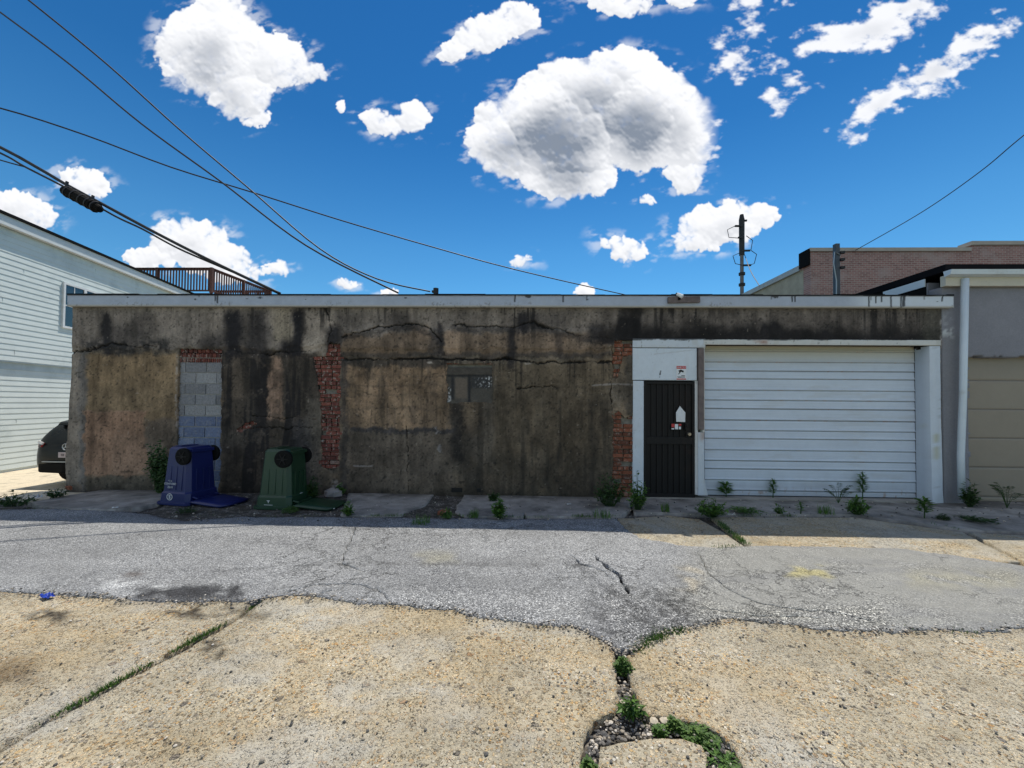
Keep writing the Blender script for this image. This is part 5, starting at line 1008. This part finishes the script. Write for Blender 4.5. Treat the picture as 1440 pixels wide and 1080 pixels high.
# ================================================================== upturned wheeled bins
def bin_(name, label, loc, rz, base, txt, sc=1.0):
    mt = plain(name + '_plastic', base, .42, var=.1, grime=tuple(c * .6 + .02 for c in base), gscale=3, spec=.5, bump=.05)
    t = thing(name, label, 'wheeled bin', loc, rz); t.scale = (.95, .95, .9)
    H = 1.02
    def sec(z, w_, d0, d1, c): return [(-w_ + c, d0, z), (w_ - c, d0, z), (w_, d0 + c, z), (w_, d1 - c, z), (w_ - c, d1, z), (-w_ + c, d1, z), (-w_, d1 - c, z), (-w_, d0 + c, z)]
    S = [sec(.0, .325, -.34, .34, .05), sec(.045, .325, -.34, .34, .05), sec(.05, .295, -.31, .31, .05), sec(.20, .29, -.30, .30, .06), sec(.225, .268, -.285, .285, .06), sec(.80, .238, -.25, .235, .05), sec(.98, .23, -.235, .22, .05), sec(1.02, .2, -.2, .19, .04)]
    m = MB(); m.add([v for s in S for v in s], [tuple(range(8))] + [(i * 8 + k, i * 8 + (k + 1) % 8, (i + 1) * 8 + (k + 1) % 8, (i + 1) * 8 + k) for i in range(len(S) - 1) for k in range(8)] + [tuple(range(len(S) * 8 - 8, len(S) * 8))])
    # base rails and the axle housing, uppermost now
    m.box(-.15, .15, .02, .16, 1.02, 1.035); m.box(-.2, .2, -.27, -.19, .93, .985)
    for sx_ in (-1, 1):
        for yy_ in (-.14, -.02, .1): m.add([(sx_ * (.272 - .03 * (z_ - .25) / .45 + e_), yy_ + d_ * (1 - .2 * (z_ - .25)), z_) for z_ in (.26, .68) for d_ in (-.012, .012) for e_ in (0, .006)], [(0, 1, 3, 2), (4, 6, 7, 5), (1, 5, 7, 3), (0, 2, 6, 4), (0, 4, 5, 1), (2, 3, 7, 6)])
    for xx_ in (-.12, 0, .12): m.box(xx_ - .012, xx_ + .012, -.292, -.262, .24, .62)
    m.build('body', mt, t, bevel=.008)
    for s in (-1, 1):
        wl = MB(); x0 = s * .235; x1 = s * .29
        wl.tube([(x0, -.165, .86), (x0 + s * .008, -.165, .86), (x1 - s * .008, -.165, .86), (x1, -.165, .86)], [.125, .15, .15, .125], 24); wo_ = wl.build('wheel', M_rubber, t)
        rm = MB(); rm.tube([(x1 - s * .002, -.165, .86), (x1 + s * .006, -.165, .86)], [.035, .03], 12)
        for k in range(6):
            a = k * math.pi / 3; rm.bar((x1 + s * .004, -.165 + .03 * math.cos(a), .86 + .03 * math.sin(a)), (x1 + s * .004, -.165 + .1 * math.cos(a), .86 + .1 * math.sin(a)), .016, .012)
        rm.build('rim', plain('wheel_rim', (.016, .015, .015), .7, spec=.2), wo_)
    hb = MB(); hb.tube([(-.2, -.31, .13), (-.2, -.39, .11), (.2, -.39, .11), (.2, -.31, .13)], .016, 8); hb.build('handle', mt, t)
    # lid flopped open on the ground beyond the hinge
    ld = MB(); n = 7; vs = []; fs = []
    for i in range(n + 1):
        for j in range(n + 1):
            u = i / n; v = j / n; x = -.31 + .62 * u; y = -.38 - .64 * v; rd = max(0, abs(u - .5) * 2) ** 4 * max(0, v) ** 5 * .08
            vs.append((x * (1 - .05 * v), y + rd, .035 + .05 * math.sin(math.pi * u) ** .6 * math.sin(math.pi * min(1, v * .98 + .02)) ** .5 + .05 * (1 - v) ** 2))
    for i in range(n):
        for j in range(n): a = i * (n + 1) + j; fs.append((a, a + 1, a + n + 2, a + n + 1))
    ld.add(vs, fs); lo = ld.build('lid', mt, t, smooth=True); sd = lo.modifiers.new('s', 'SOLIDIFY'); sd.thickness = .03; sd.offset = -1
    SM = Matrix.Translation((-.293, 0, 0)) @ Matrix.Rotation(R(-90), 4, 'Z') @ WALLM        # on the -x side
    wm = plain(name + '_white_print', (.55, .57, .6), .6, var=.3, vscale=20)
    if txt:
        for i, (s_, z, sz) in enumerate(txt): textmesh('lettering', s_, sz, wm, t, Matrix.Translation((.0, .06, z)) @ SM)
        em = MB(); tt = 20; R0, R1 = .062, .047
        for k in range(tt):
            a0, a1 = 2 * math.pi * k / tt, 2 * math.pi * (k + 1) / tt
            em.add([(r * math.cos(a), r * math.sin(a), .001) for r, a in ((R1, a0), (R0, a0), (R0, a1), (R1, a1))], [(0, 1, 2, 3)])
        em.prism([(-.028, .02), (.0, .036), (.026, .028), (.012, .012), (.0, .02), (-.016, .01)], 'z', 0, .001); em.prism([(.028, -.02), (.0, -.036), (-.026, -.028), (-.012, -.012), (.0, -.02), (.016, -.01)], 'z', 0, .001); em.prism([(-.01, .014), (.02, .006), (.01, -.014), (-.02, -.006)], 'z', 0, .001)
        em.build('recycling_emblem', wm, t, M=Matrix.Translation((-.004, .06, .14)) @ SM)
    else:
        em = MB(); em.box(-.075, .075, -.05, -.043, 0, .001); em.prism([(-.03, .03), (.03, .03), (.022, .018), (.006, .016), (.005, -.015), (-.005, -.015), (-.006, .016), (-.022, .018)], 'z', 0, .001)
        em.build('tree_emblem', wm, t, M=Matrix.Translation((-.004, .06, .12)) @ SM)
        sc_ = MB(); sc_.box(-.05, .02, .16, .17, 0, .001); sc_.build('scratch', wm, t, M=Matrix.Translation((.0, -.32, .06)) @ WALLM)
    return t
q = G(268, 710); bin_('recycling_bin', 'dark blue wheeled bin standing upside down in front of concrete blocks', (q.x - .22, q.y + .24, .004), R(80), (.007, .014, .10), [('* 1.4\u00b7', .42, .04), ('CONTOSO', .37, .05), ('2510', .31, .055)])
q = G(402, 716); bin_('garbage_bin', 'dark green wheeled bin standing upside down with lid flopped to the right', (q.x - .18, q.y + .24, .004), R(86), (.012, .042, .02), None)

# ================================================================== parked car in the gap
car = thing('parked_car', 'dark grey sport utility car seen from behind at the left corner of the garage', 'car', (P(92, 640, 9.35).x, 9.35, DZ - .02)); CI = None
paint = plain('dark_car_paint', (.005, .006, .006), .3, var=.05, spec=.25)
ST = [(.0,.55,.5,.66,.74,.5,.25),(.03,.74,.42,.74,.98,.66,.35),(.1,.86,.36,.84,1.12,.78,.5),(.22,.94,.33,.98,1.26,.86,.66),(.42,.97,.32,1.04,1.5,.80,.70),(.62,.97,.32,1.06,1.64,.76,.66),(.85,.97,.3,1.06,1.69,.74,.62),(1.8,.97,.28,1.05,1.74,.74,.62),(2.7,.97,.28,1.02,1.66,.70,.58),(3.3,.96,.28,1.0,1.24,.78,.62),(3.7,.95,.29,.96,1.05,.84,.68),(4.3,.86,.34,.80,.88,.74,.52),(4.5,.64,.42,.64,.68,.5,.3)]
m = MB(); nn = 14
for (s, w_, zb, zbelt, zr, wr, wf) in ST:
    half = [(0, zb), (w_ * .85, zb), (w_, zb + .12), (w_, zbelt), (wr + .04, zr - .1), (wr, zr - .03), (wf, zr), (0, zr + .02)]
    m.v += [(x, s, z) for x, z in half] + [(-x, s, z) for x, z in half[-2:0:-1]]
for i in range(len(ST) - 1):
    for k in range(nn): m.f.append((i * nn + k, i * nn + (k + 1) % nn, (i + 1) * nn + (k + 1) % nn, (i + 1) * nn + k))
m.f += [tuple(range(nn)), tuple(range((len(ST) - 1) * nn, len(ST) * nn))]
m.build('body', paint, car, smooth=True, sub=2)
for sx_ in (-.8, .8):
    for yy_ in (.95, 3.65):
        wl = MB(); wl.tube([(sx_ - .12, yy_, .35), (sx_ - .1, yy_, .35), (sx_ + .1, yy_, .35), (sx_ + .12, yy_, .35)], [.31, .35, .35, .31], 24); wo_ = wl.build('wheel', M_rubber, car)
        s_ = 1 if sx_ > 0 else -1; rm = MB(); rm.tube([(sx_ + s_ * .118, yy_, .35), (sx_ + s_ * .126, yy_, .35)], .22, 20); rm.build('rim', M_galv, wo_)
mb = MB(); mb.prism([(-.62, 1.16), (.62, 1.16), (.5, 1.46), (-.5, 1.46)], 'y', .0, .02); mb.build('rear_window', M_glass, car, M=Matrix.Translation((0, .24, 0)) @ Matrix.Translation((0, 0, 1.16)) @ Matrix.Rotation(R(-38), 4, 'X') @ Matrix.Translation((0, -.06, -1.16)))
mb = MB(); mb.prism([(.30, 1.50), (.36, 1.58), (.8, 1.70), (.8, 1.64), (.45, 1.50)], 'x', -.60, .60); mb.build('spoiler', paint, car, bevel=.025)
M_tail = plain('tail_red', (.28, .02, .02), .2); M_taw = plain('tail_clear', (.75, .72, .72), .15)
for s_ in (-1, 1):
    mb = MB(); mb.add([(s_ * .93, .21, .96), (s_ * .965, .38, .98), (s_ * .93, .38, 1.12), (s_ * .90, .2, 1.10), (s_ * .66, .04, .98), (s_ * .64, .07, 1.07)], [(0, 1, 2, 3), (0, 3, 5, 4)]); tl = mb.build('tail_light', M_tail, car); sd = tl.modifiers.new('s', 'SOLIDIFY'); sd.thickness = .04; sd.offset = 0
    mb = MB(); mb.add([(s_ * .90, .17, 1.06), (s_ * .64, .03, 1.04), (s_ * .62, .05, 1.09), (s_ * .88, .17, 1.13)], [(0, 1, 2, 3)]); l2 = mb.build('clear_lens', M_taw, tl); sd = l2.modifiers.new('s', 'SOLIDIFY'); sd.thickness = .03; sd.offset = 0
mb = MB(); mb.box(-.17, .17, -.012, .01, .74, .87); pl = mb.build('licence_plate', plain('plate', (.4, .34, .36), .5), car, bevel=.004)
textmesh('plate_mark', 'IIII IIII', .09, M_ink, pl, Matrix.Translation((0, -.014, .8)) @ WALLM)
rg = MB(); cz = 1.0; pts = [(.075 * math.cos(a), -.0, cz + .075 * math.sin(a)) for a in np.linspace(0, 2 * math.pi, 25)]
rg.tube(pts, .011, 6, caps=False); [rg.bar((0, 0, cz), (.07 * math.sin(a), 0, cz + .07 * math.cos(a)), .016, .012) for a in (0, 2.09, 4.19)]; rg.build('emblem', M_galv, car, M=Matrix.Translation((0, -.004, 0)))
mb = MB(); mb.prism([(-.93, .55), (-.9, .22), (-.72, .03), (0, -.07), (.72, .03), (.9, .22), (.93, .55)], 'z', .36, .62); mb.build('bumper', M_rubber, car, bevel=.05)
mb = MB(); mb.box(-.5, .5, -.075, -.03, .635, .655); mb.build('chrome_strip', M_galv, car)

# ================================================================== plants
def leafquad(m, p, d, up, L, W):
    d = d.normalized(); s = d.cross(up)
    s = s.normalized() if s.length > 1e-4 else Vector((1, 0, 0)); n = s.cross(d)
    m.add([p, p + d * L * .45 + s * W * .5 + n * L * .06, p + d * L - n * L * .12, p + d * L * .45 - s * W * .5 + n * L * .06], [(0, 1, 2), (0, 2, 3)])
def plant(name, label, px, py, hpx, wpx, kind, seed, cat='weed', group='weeds along the garage front', y=None, mat=None, dens=1.0, z=.015):
    rs = random.Random(seed); b = G(px, py) if y is None else Vector((P(px, py, y).x, y, 0)); k = b.y / F; h = hpx * k; w_ = wpx * k * .5
    ymax = WY - .06 if px < 890 else (WY + .10 if px < 1290 else WY - .1)
    if y is None and b.y > ymax: b = P(px, py, ymax); b.z = 0
    t = thing(name, label, cat, (b.x, b.y, z), 0, group); lf = MB(); st = MB(); mat = mat or M_leaf
    rv = lambda a: Vector((rs.uniform(-a, a), rs.uniform(-a, a), rs.uniform(-a, a)))
    if kind == 'bush':
        n = int((14 + 650 * h * w_) * dens * rs.uniform(.6, 1.2)); n = min(n, 70)
        for i in range(n):
            a = rs.uniform(0, 6.283); r = w_ * math.sqrt(rs.random()); hh = h * (1 - .55 * (r / w_) ** 2) * rs.uniform(.45, 1.1); tip = Vector((r * math.cos(a), r * math.sin(a) * .7, hh)); base = Vector((tip.x * .25, tip.y * .25, 0))
            mid = base.lerp(tip, .5) + Vector((0, 0, .1 * hh)); st.tube([base, mid, tip], [.003, .0025, .0012], 4, False)
            for j in range(rs.randint(6, 10)):
                tt = rs.uniform(.25, 1); q = base.lerp(tip, tt) + Vector((0, 0, .2 * hh * tt * (1 - tt))); dd = Vector((rs.uniform(-1, 1), rs.uniform(-1, 1), rs.uniform(-.2, .8))); L = rs.uniform(.03, .07) * (.6 + min(1, h / .3) * .6); leafquad(lf, q, dd, Vector((0, 0, 1)) + rv(.5), L, L * .42)
    elif kind == 'seedling':
        st.tube([(0, 0, 0), (.005, 0, h * .5), (.0, 0, h * .95)], [.009, .007, .004], 5, False); nl = max(6, int(h / .026))
        for i in range(nl):
            tt = .3 + .7 * i / (nl - 1); L = w_ * (1.5 - .5 * abs(tt - .55)) * (1 if tt < .9 else .6)
            for s in range(3): a = i * 2.4 + s * 2.1 + rs.uniform(-.3, .3); leafquad(lf, Vector((0, 0, h * tt)), Vector((math.cos(a), math.sin(a), .35 + .5 * (tt - .5))), Vector((0, 0, 1)), L * rs.uniform(.8, 1.1), L * .5)
    elif kind == 'pinnate':
        nb_ = max(5, int(9 * dens))
        for i in range(nb_):
            a = rs.uniform(0, 6.283); rr_ = w_ * rs.uniform(.6, 1); tip = Vector((rr_ * math.cos(a), rr_ * .6 * math.sin(a), h * rs.uniform(.5, 1))); st.tube([(0, 0, 0), Vector((tip.x * .4, tip.y * .4, tip.z * .75)), tip], [.005, .003, .001], 4, False)
            for j in range(9):
                tt = .35 + .65 * j / 8; q = Vector((tip.x * tt, tip.y * tt, tip.z * (1 - (1 - tt) ** 2 * .9))); dirv = Vector((tip.x, tip.y, .02)).normalized(); sd = Vector((-dirv.y, dirv.x, 0))
                for s in (-1, 1): leafquad(lf, q, sd * s + dirv * .5 + Vector((0, 0, -.1)) + rv(.15), Vector((0, 0, 1)), .06 * (.5 + h), .022)
    elif kind == 'climb':
        for i in range(int(34 * dens)):
            x = rs.uniform(-.45, .5) * w_ * 1.6; hh = h * rs.uniform(.35, 1) * (1 - .5 * abs(x / w_ - .1) ** 1.5 if abs(x) < w_ else .5); tip = Vector((x, rs.uniform(-.16, .05), hh)); base = Vector((.25 * w_ + rs.uniform(-.06, .06), 0, 0)); st.tube([base, base.lerp(tip, .5) + Vector((.03, -.03, .1 * hh)), tip], [.006, .004, .002], 5, False)
            for j in range(36):
                tt = rs.uniform(.15, 1); q = base.lerp(tip, tt) + Vector((rs.uniform(-.05, .05), rs.uniform(-.06, .03), rs.uniform(-.04, .04))); L = rs.uniform(.04, .085); leafquad(lf, q, Vector((rs.uniform(-1, 1), rs.uniform(-1, .2), rs.uniform(-.7, .5))), Vector((0, -.6, 1)) + rv(.4), L, L * .7)
    elif kind == 'clover':
        n = int(160 * dens)
        for i in range(n):
            a = rs.uniform(0, 6.283); r = math.sqrt(rs.random()); q = Vector((r * w_ * math.cos(a), r * w_ * math.sin(a) * .8, h * (1 - .7 * r * r) * rs.uniform(.2, 1)))
            st.tube([(q.x * .8, q.y * .8, 0), q], .001, 3, False); L = rs.uniform(.012, .028)
            for s in range(3): b_ = rs.uniform(0, 6.283); leafquad(lf, q, Vector((math.cos(b_), math.sin(b_), rs.uniform(.0, .5))), Vector((0, 0, 1)), L, L * .6)
    elif kind == 'rosette':
        for i in range(int(60 * dens)):
            a = rs.uniform(0, 6.283); L = w_ * rs.uniform(.4, 1.0); q = Vector((rs.uniform(-.3, .3) * w_, rs.uniform(-.3, .3) * w_, .005)); st.tube([q, q + Vector((math.cos(a), math.sin(a), .6)) * L * .3], .0015, 3, False)
            for j in range(5): p_ = q + Vector((math.cos(a), math.sin(a), .55 - j * .1)) * L * (.2 + .17 * j); leafquad(lf, p_, Vector((math.cos(a + rs.uniform(-.9, .9)), math.sin(a + rs.uniform(-.9, .9)), .2)), Vector((0, 0, 1)) + rv(.2), L * .33, L * .14)
    elif kind == 'tuft':
        for i in range(int(90 * dens)):
            a = rs.uniform(0, 6.283); q = Vector((rs.uniform(-1, 1) * w_ * .5, rs.uniform(-1, 1) * w_ * .35, 0)); hh = h * rs.uniform(.4, 1); ln = rs.uniform(.1, .6) * hh; d = Vector((math.cos(a), math.sin(a), 0)); s = Vector((-d.y, d.x, 0)) * .003
            lf.add([q - s, q + s, q + d * ln * .4 + Vector((0, 0, hh * .7)) + s * .7, q + d * ln * .4 + Vector((0, 0, hh * .7)) - s * .7, q + d * ln + Vector((0, 0, hh))], [(0, 1, 2, 3), (3, 2, 4)])
    lf.build('foliage', mat, t)
    if st.v: st.build('stem', M_leafd, t)
    return t
W_ = 'weeds along the garage front'
plant('shrub', 'climbing leafy shrub on the wall between the tan panel and the blue bin', 226, 694, 82, 46, 'climb', 1, 'shrub', None, y=WY - .16, mat=M_leafd)
PL = [('leafy weed patch at the far left beside the driveway',22,713,22,62,'bush',M_leafd),('short weeds at the left foot of the garage corner',78,701,14,34,'bush',M_leafd),('low weeds in front of the blue bin',262,722,8,26,'clover',M_leafd),
 ('small weeds in front of the green bin',408,722,10,24,'clover',M_leaf),('dark vine behind the lid of the green bin',438,706,34,26,'bush',M_leafd),('bright weed at the foot of the red brick column',477,698,18,14,'bush',M_leaf),
 ('weed on the broken pavement right of the green lid',489,727,20,18,'bush',M_leaf),('weeds spilling over the broken kerb gap',592,738,14,46,'tuft',M_leaf),('weed among the rubble at the pavement gap',628,731,15,20,'bush',M_leaf),
 ('small weed on the pavement edge left of the tall one',666,729,14,26,'tuft',M_leaf),('tall narrow weed in the pavement crack below the wall',702,731,34,20,'bush',M_leaf),('dark weed at the wall base left of tall narrow weed',694,706,16,16,'bush',M_leafd),
 ('large bushy weed in front of the orange bricks',858,713,48,52,'bush',M_leafd),('tall pale weed at the foot of the white door frame',897,718,52,30,'bush',M_leaf),('low grassy weed below the bushy weed',846,729,14,46,'tuft',M_leaf),
 ('small weed in front of the dark door',936,721,15,20,'tuft',M_leaf),('dense mound of weeds at the head of the grassy joint',1000,728,26,46,'bush',M_leaf),('broad leaved seedling at the left end of the white door',1021,694,19,17,'seedling',M_leaf),
 ('spreading weed on the apron before the white door',1048,722,22,40,'rosette',M_leaf),('slim seedling in front of the white door',1087,696,25,10,'seedling',M_leaf),('small round weed on the apron joint',1096,724,12,14,'bush',M_leaf),
 ('tiny upright weed on the apron joint',1126,724,15,10,'seedling',M_leaf),('row of low weeds on the apron joint',1160,724,14,40,'tuft',M_leaf),('dark bushy weed by the right half of the white door',1179,709,28,40,'pinnate',M_leafd),
 ('green weed below the tall feathery seedling',1205,725,24,30,'bush',M_leaf),('tall feathery seedling before the white door',1213,702,36,11,'seedling',M_leaf),('upright weed in front of the dented jamb',1300,730,26,18,'seedling',M_leaf),
 ('tiny weed right of the dented jamb',1327,732,8,16,'clover',M_leafd),('dark weed at the foot of the white downspout',1364,714,34,20,'bush',M_leafd),('low weed on the apron below the downspout',1374,735,14,40,'rosette',M_leafd),('spreading feathery weed before the tan garage door',1416,716,36,48,'pinnate',M_leafd)]
for i, (lb, px, py, h, w2, kd, mt) in enumerate(PL): plant('weed', lb, px, py, h, w2, kd, 100 + i, group=W_, mat=mt)
CG = 'weeds growing in the pavement joints'
for i, (lb, px, py, h, w2, kd, mt, dn) in enumerate([('clover clump at the top of the middle pavement joint',876,940,22,26,'clover',M_grass,1.2),('bushy green clump in the middle pavement joint',886,1002,30,36,'bush',M_leaf,1.2),('mossy weed patch at the bottom left of gravel',828,1083,24,20,'clover',M_grass,1.2),
 ('long green clump right of the small slab',984,1032,15,50,'clover',M_grass,1.3),('leafy dandelion like weed in the right crack',1018,1066,20,58,'rosette',M_leaf,.9),('little weed at the gravel edge',928,1024,12,16,'clover',M_leaf,.6),('small green weed beside gravel stones',948,1018,16,22,'clover',M_grass,.8)]):
    plant('weed', lb, px, py, h, w2, kd, 300 + i, group=CG, mat=mt, dens=dn, z=-.03)
# grass in the joints: one sheet of blades nobody could count
gr = MB(); rs = random.Random(9)
def grass(pts, per, hh, wd_, z=0.0, gap=.45):
    for (a, b_), (c_, d_) in zip(pts[:-1], pts[1:]):
        p0, p1 = G(a, b_), G(c_, d_); L = (p1 - p0).length
        for i in range(int(L * per)):
            q = p0.lerp(p1, rs.random()); 
            dn = float(vn(q.x * 3.5, q.y * 3.5, 55))
            dn = .5 * dn + .5 * float(fbm(q.x * 9, q.y * 9, 3, 56))
            if dn < gap + .1 or rs.random() > (dn - gap - .1) * 5: continue
            q = q + Vector((rs.gauss(0, wd_), rs.gauss(0, wd_), z)); h = hh * .75 * rs.uniform(.3, 1.2) * (.4 + dn); an = rs.uniform(0, 6.283); d = Vector((math.cos(an), math.sin(an), 0)); s = Vector((-d.y, d.x, 0)) * rs.uniform(.002, .005)
            gr.add([q - s, q + s, q + d * h * rs.uniform(.2, .9) + Vector((0, 0, h))], [(0, 1, 2)])
grass([(45,1022),(110,988),(165,957),(240,917),(320,874),(358,852)], 900, .035, .012, -.01, .35)
grass([(40,1024),(240,917),(300,885)], 300, .03, .03, 0, .55)
grass([(60,835),(150,840),(330,846)], 250, .025, .02, .0, .55)
grass([(330,865),(372,846),(400,842)], 700, .03, .05, .0, .4)
grass([(500,846),(545,850),(590,856),(640,860),(700,872),(760,880),(800,882),(830,890)], 330, .028, .014, .0, .42)
grass([(862,912),(868,925),(872,945)], 1200, .05, .02, -.02, .2)
grass([(890,917),(905,906),(935,891),(962,885)], 1500, .045, .025, .0, .15)
grass([(965,885),(1040,872)], 200, .025, .012, .0, .5)
grass([(1268,886),(1330,890),(1420,886)], 500, .03, .03, .0, .35)
grass([(1000,725),(1022,745),(1050,766)], 900, .06, .03, .0, .25)
grass([(1050,768),(1010,771),(960,771)], 250, .04, .03, .01, .5)
grass([(955,724),(1100,726),(1250,727),(1350,745)], 260, .05, .03, .0, .45)
grass([(1362,752),(1440,788)], 400, .04, .03, .0, .45)
grass([(480,728),(600,727),(742,729),(860,728),(890,722)], 420, .05, .03, .02, .4)
grass([(250,722),(330,726),(470,727)], 500, .04, .06, -.02, .4)
grass([(110,700),(238,705)], 200, .05, .03, .0, .5); grass([(0,716),(60,716),(110,712)], 400, .07, .08, -.03, .4)
grass([(870,950),(885,975),(905,1005),(990,1020),(1020,1040)], 500, .03, .025, -.04, .4)
go = gr.build('crack_grass', M_grass); tag(go, 'short green grass growing in the pavement cracks', 'grass', kind='stuff')
# loose stones
def stone(m, p, r, rs):
    vs = []; 
    for i in range(4):
        for k in range(7):
            a = k / 7 * 6.283; e = -1.2 + i * .8; rr_ = r * math.cos(e) * rs.uniform(.8, 1.15); vs.append(p + Vector((rr_ * math.cos(a), rr_ * math.sin(a), r * .6 * math.sin(e))))
    m.add(vs, [tuple(range(6, -1, -1)), tuple(range(21, 28))] + [(i * 7 + k, i * 7 + (k + 1) % 7, i * 7 + 7 + (k + 1) % 7, i * 7 + 7 + k) for i in range(3) for k in range(7)])
gv = MB(); rs = random.Random(4); POLY = [(868,975),(878,970),(903,1003),(960,1013),(1008,1032),(1048,1075),(1045,1085),(992,1085),(988,1046),(960,1036),(920,1036),(845,1050),(838,1085),(820,1085),(826,1040),(860,1003)]
wp = [tuple(G(a, b_).xy) for a, b_ in POLY]
for i in range(2600):
    px, py = rs.uniform(815, 1050), rs.uniform(930, 1085); q = G(px, py, -.030)
    if inpoly(np.array([px]), np.array([py]), POLY)[0] or (abs(px - 872 - (py - 930) * .1) < 12 and py < 980): stone(gv, q + Vector((0, 0, rs.uniform(0, .008))), rs.uniform(.004, .012) * (1.6 if rs.random() < .04 else 1), rs)
for i in range(1500):
    k = rs.randrange(len(NEAR) - 1); (xa, ya), (xb, yb) = NEAR[k], NEAR[k + 1]; f_ = rs.random(); q = G(xa + (xb - xa) * f_, ya + (yb - ya) * f_ + rs.gauss(1, 3.5)); stone(gv, q + Vector((0, 0, .012)), rs.uniform(.003, .010), rs)
for i in range(420):
    q = G(rs.uniform(-20, 1460), rs.uniform(850, 1085)); stone(gv, q + Vector((0, 0, .006)), rs.uniform(.003, .009) * (1.5 if rs.random() < .06 else 1), rs)
for i in range(500):
    q = G(rs.uniform(240, 1440), rs.uniform(700, 735)); stone(gv, q + Vector((0, 0, .022)), rs.uniform(.006, .016), rs)
M_gravel, t, b = newmat('gravel_stones'); g = t.n('ShaderNodeNewGeometry'); t.set(b.inputs['Base Color'], t.ramp(g.outputs['Random Per Island'], [(0, (.035, .035, .036)), (.3, (.10, .098, .094)), (.55, (.22, .2, .17)), (.8, (.42, .36, .27)), (1, (.6, .56, .5))])); b.inputs['Roughness'].default_value = .85
go = gv.build('gravel', M_gravel); tag(go, 'dark loose gravel in the broken joint between slabs', 'gravel', kind='stuff')
def rock(name, label, px, py, r, mat, seed, z=0):
    m = MB(); stone(m, Vector((0, 0, 0)), r, random.Random(seed)); o = m.build(name, mat); o.location = G(px, py) + Vector((0, 0, z + r * .35)); o.rotation_euler = (0, 0, seed); tag(o, label, 'stone'); return o
M_pale = plain('pale_stone', (.5, .44, .34), .85, var=.2, vscale=20)
rock('pebble', 'pale rounded stone beside the gravel, the left of two', 920, 1012, .028, M_pale, 1, -.02); rock('pebble', 'pale rounded stone beside the gravel, the right of two', 936, 1012, .03, M_pale, 2, -.02)
rock('brick_fragment', 'reddish broken brick piece in the pavement gap', 624, 723, .10, M_brickor, 3, -.02); rock('brick_fragment', 'small reddish brick rubble at the left garage corner', 104, 688, .12, M_brickor, 5, .0)
rock('concrete_chunk', 'pale concrete rubble at the foot of the brick column', 470, 698, .17, plain('rubble', (.27, .25, .24), .95, var=.3, bump=.5), 6, .0)
# litter
def litter(label, px, py, s, col, seed, z=.01):
    rs = random.Random(seed); m = MB(); n = 4; vs = [((i / n - .5) * s, (j / n - .5) * s * .55, abs(rs.gauss(0, s * .16))) for i in range(n + 1) for j in range(n + 1)]; m.add(vs, [(i * 5 + j, i * 5 + j + 1, i * 5 + j + 6, i * 5 + j + 5) for i in range(4) for j in range(4)])
    o = m.build('litter', plain('litter_' + str(seed), col, .4)); q = G(px, py); o.location = (q.x, q.y, z); o.rotation_euler = (0, 0, rs.uniform(-.4, .4)); tag(o, label, 'litter')
litter('crumpled blue wrapper lying where concrete meets asphalt', 67, 841, .11, (.02, .06, .42), 1); litter('white scrap lying on the apron beside the grassy joint', 1029, 727, .1, (.6, .6, .6), 2, .03)
litter('tiny white scrap near the shrub and blue bin', 162, 717, .07, (.6, .6, .58), 3, .03); litter('small white scrap on the pavement below the wall', 800, 713, .06, (.6, .6, .6), 4, .045); litter('pale scrap among weeds at the driveway edge', 53, 702, .14, (.42, .44, .46), 5, .03)
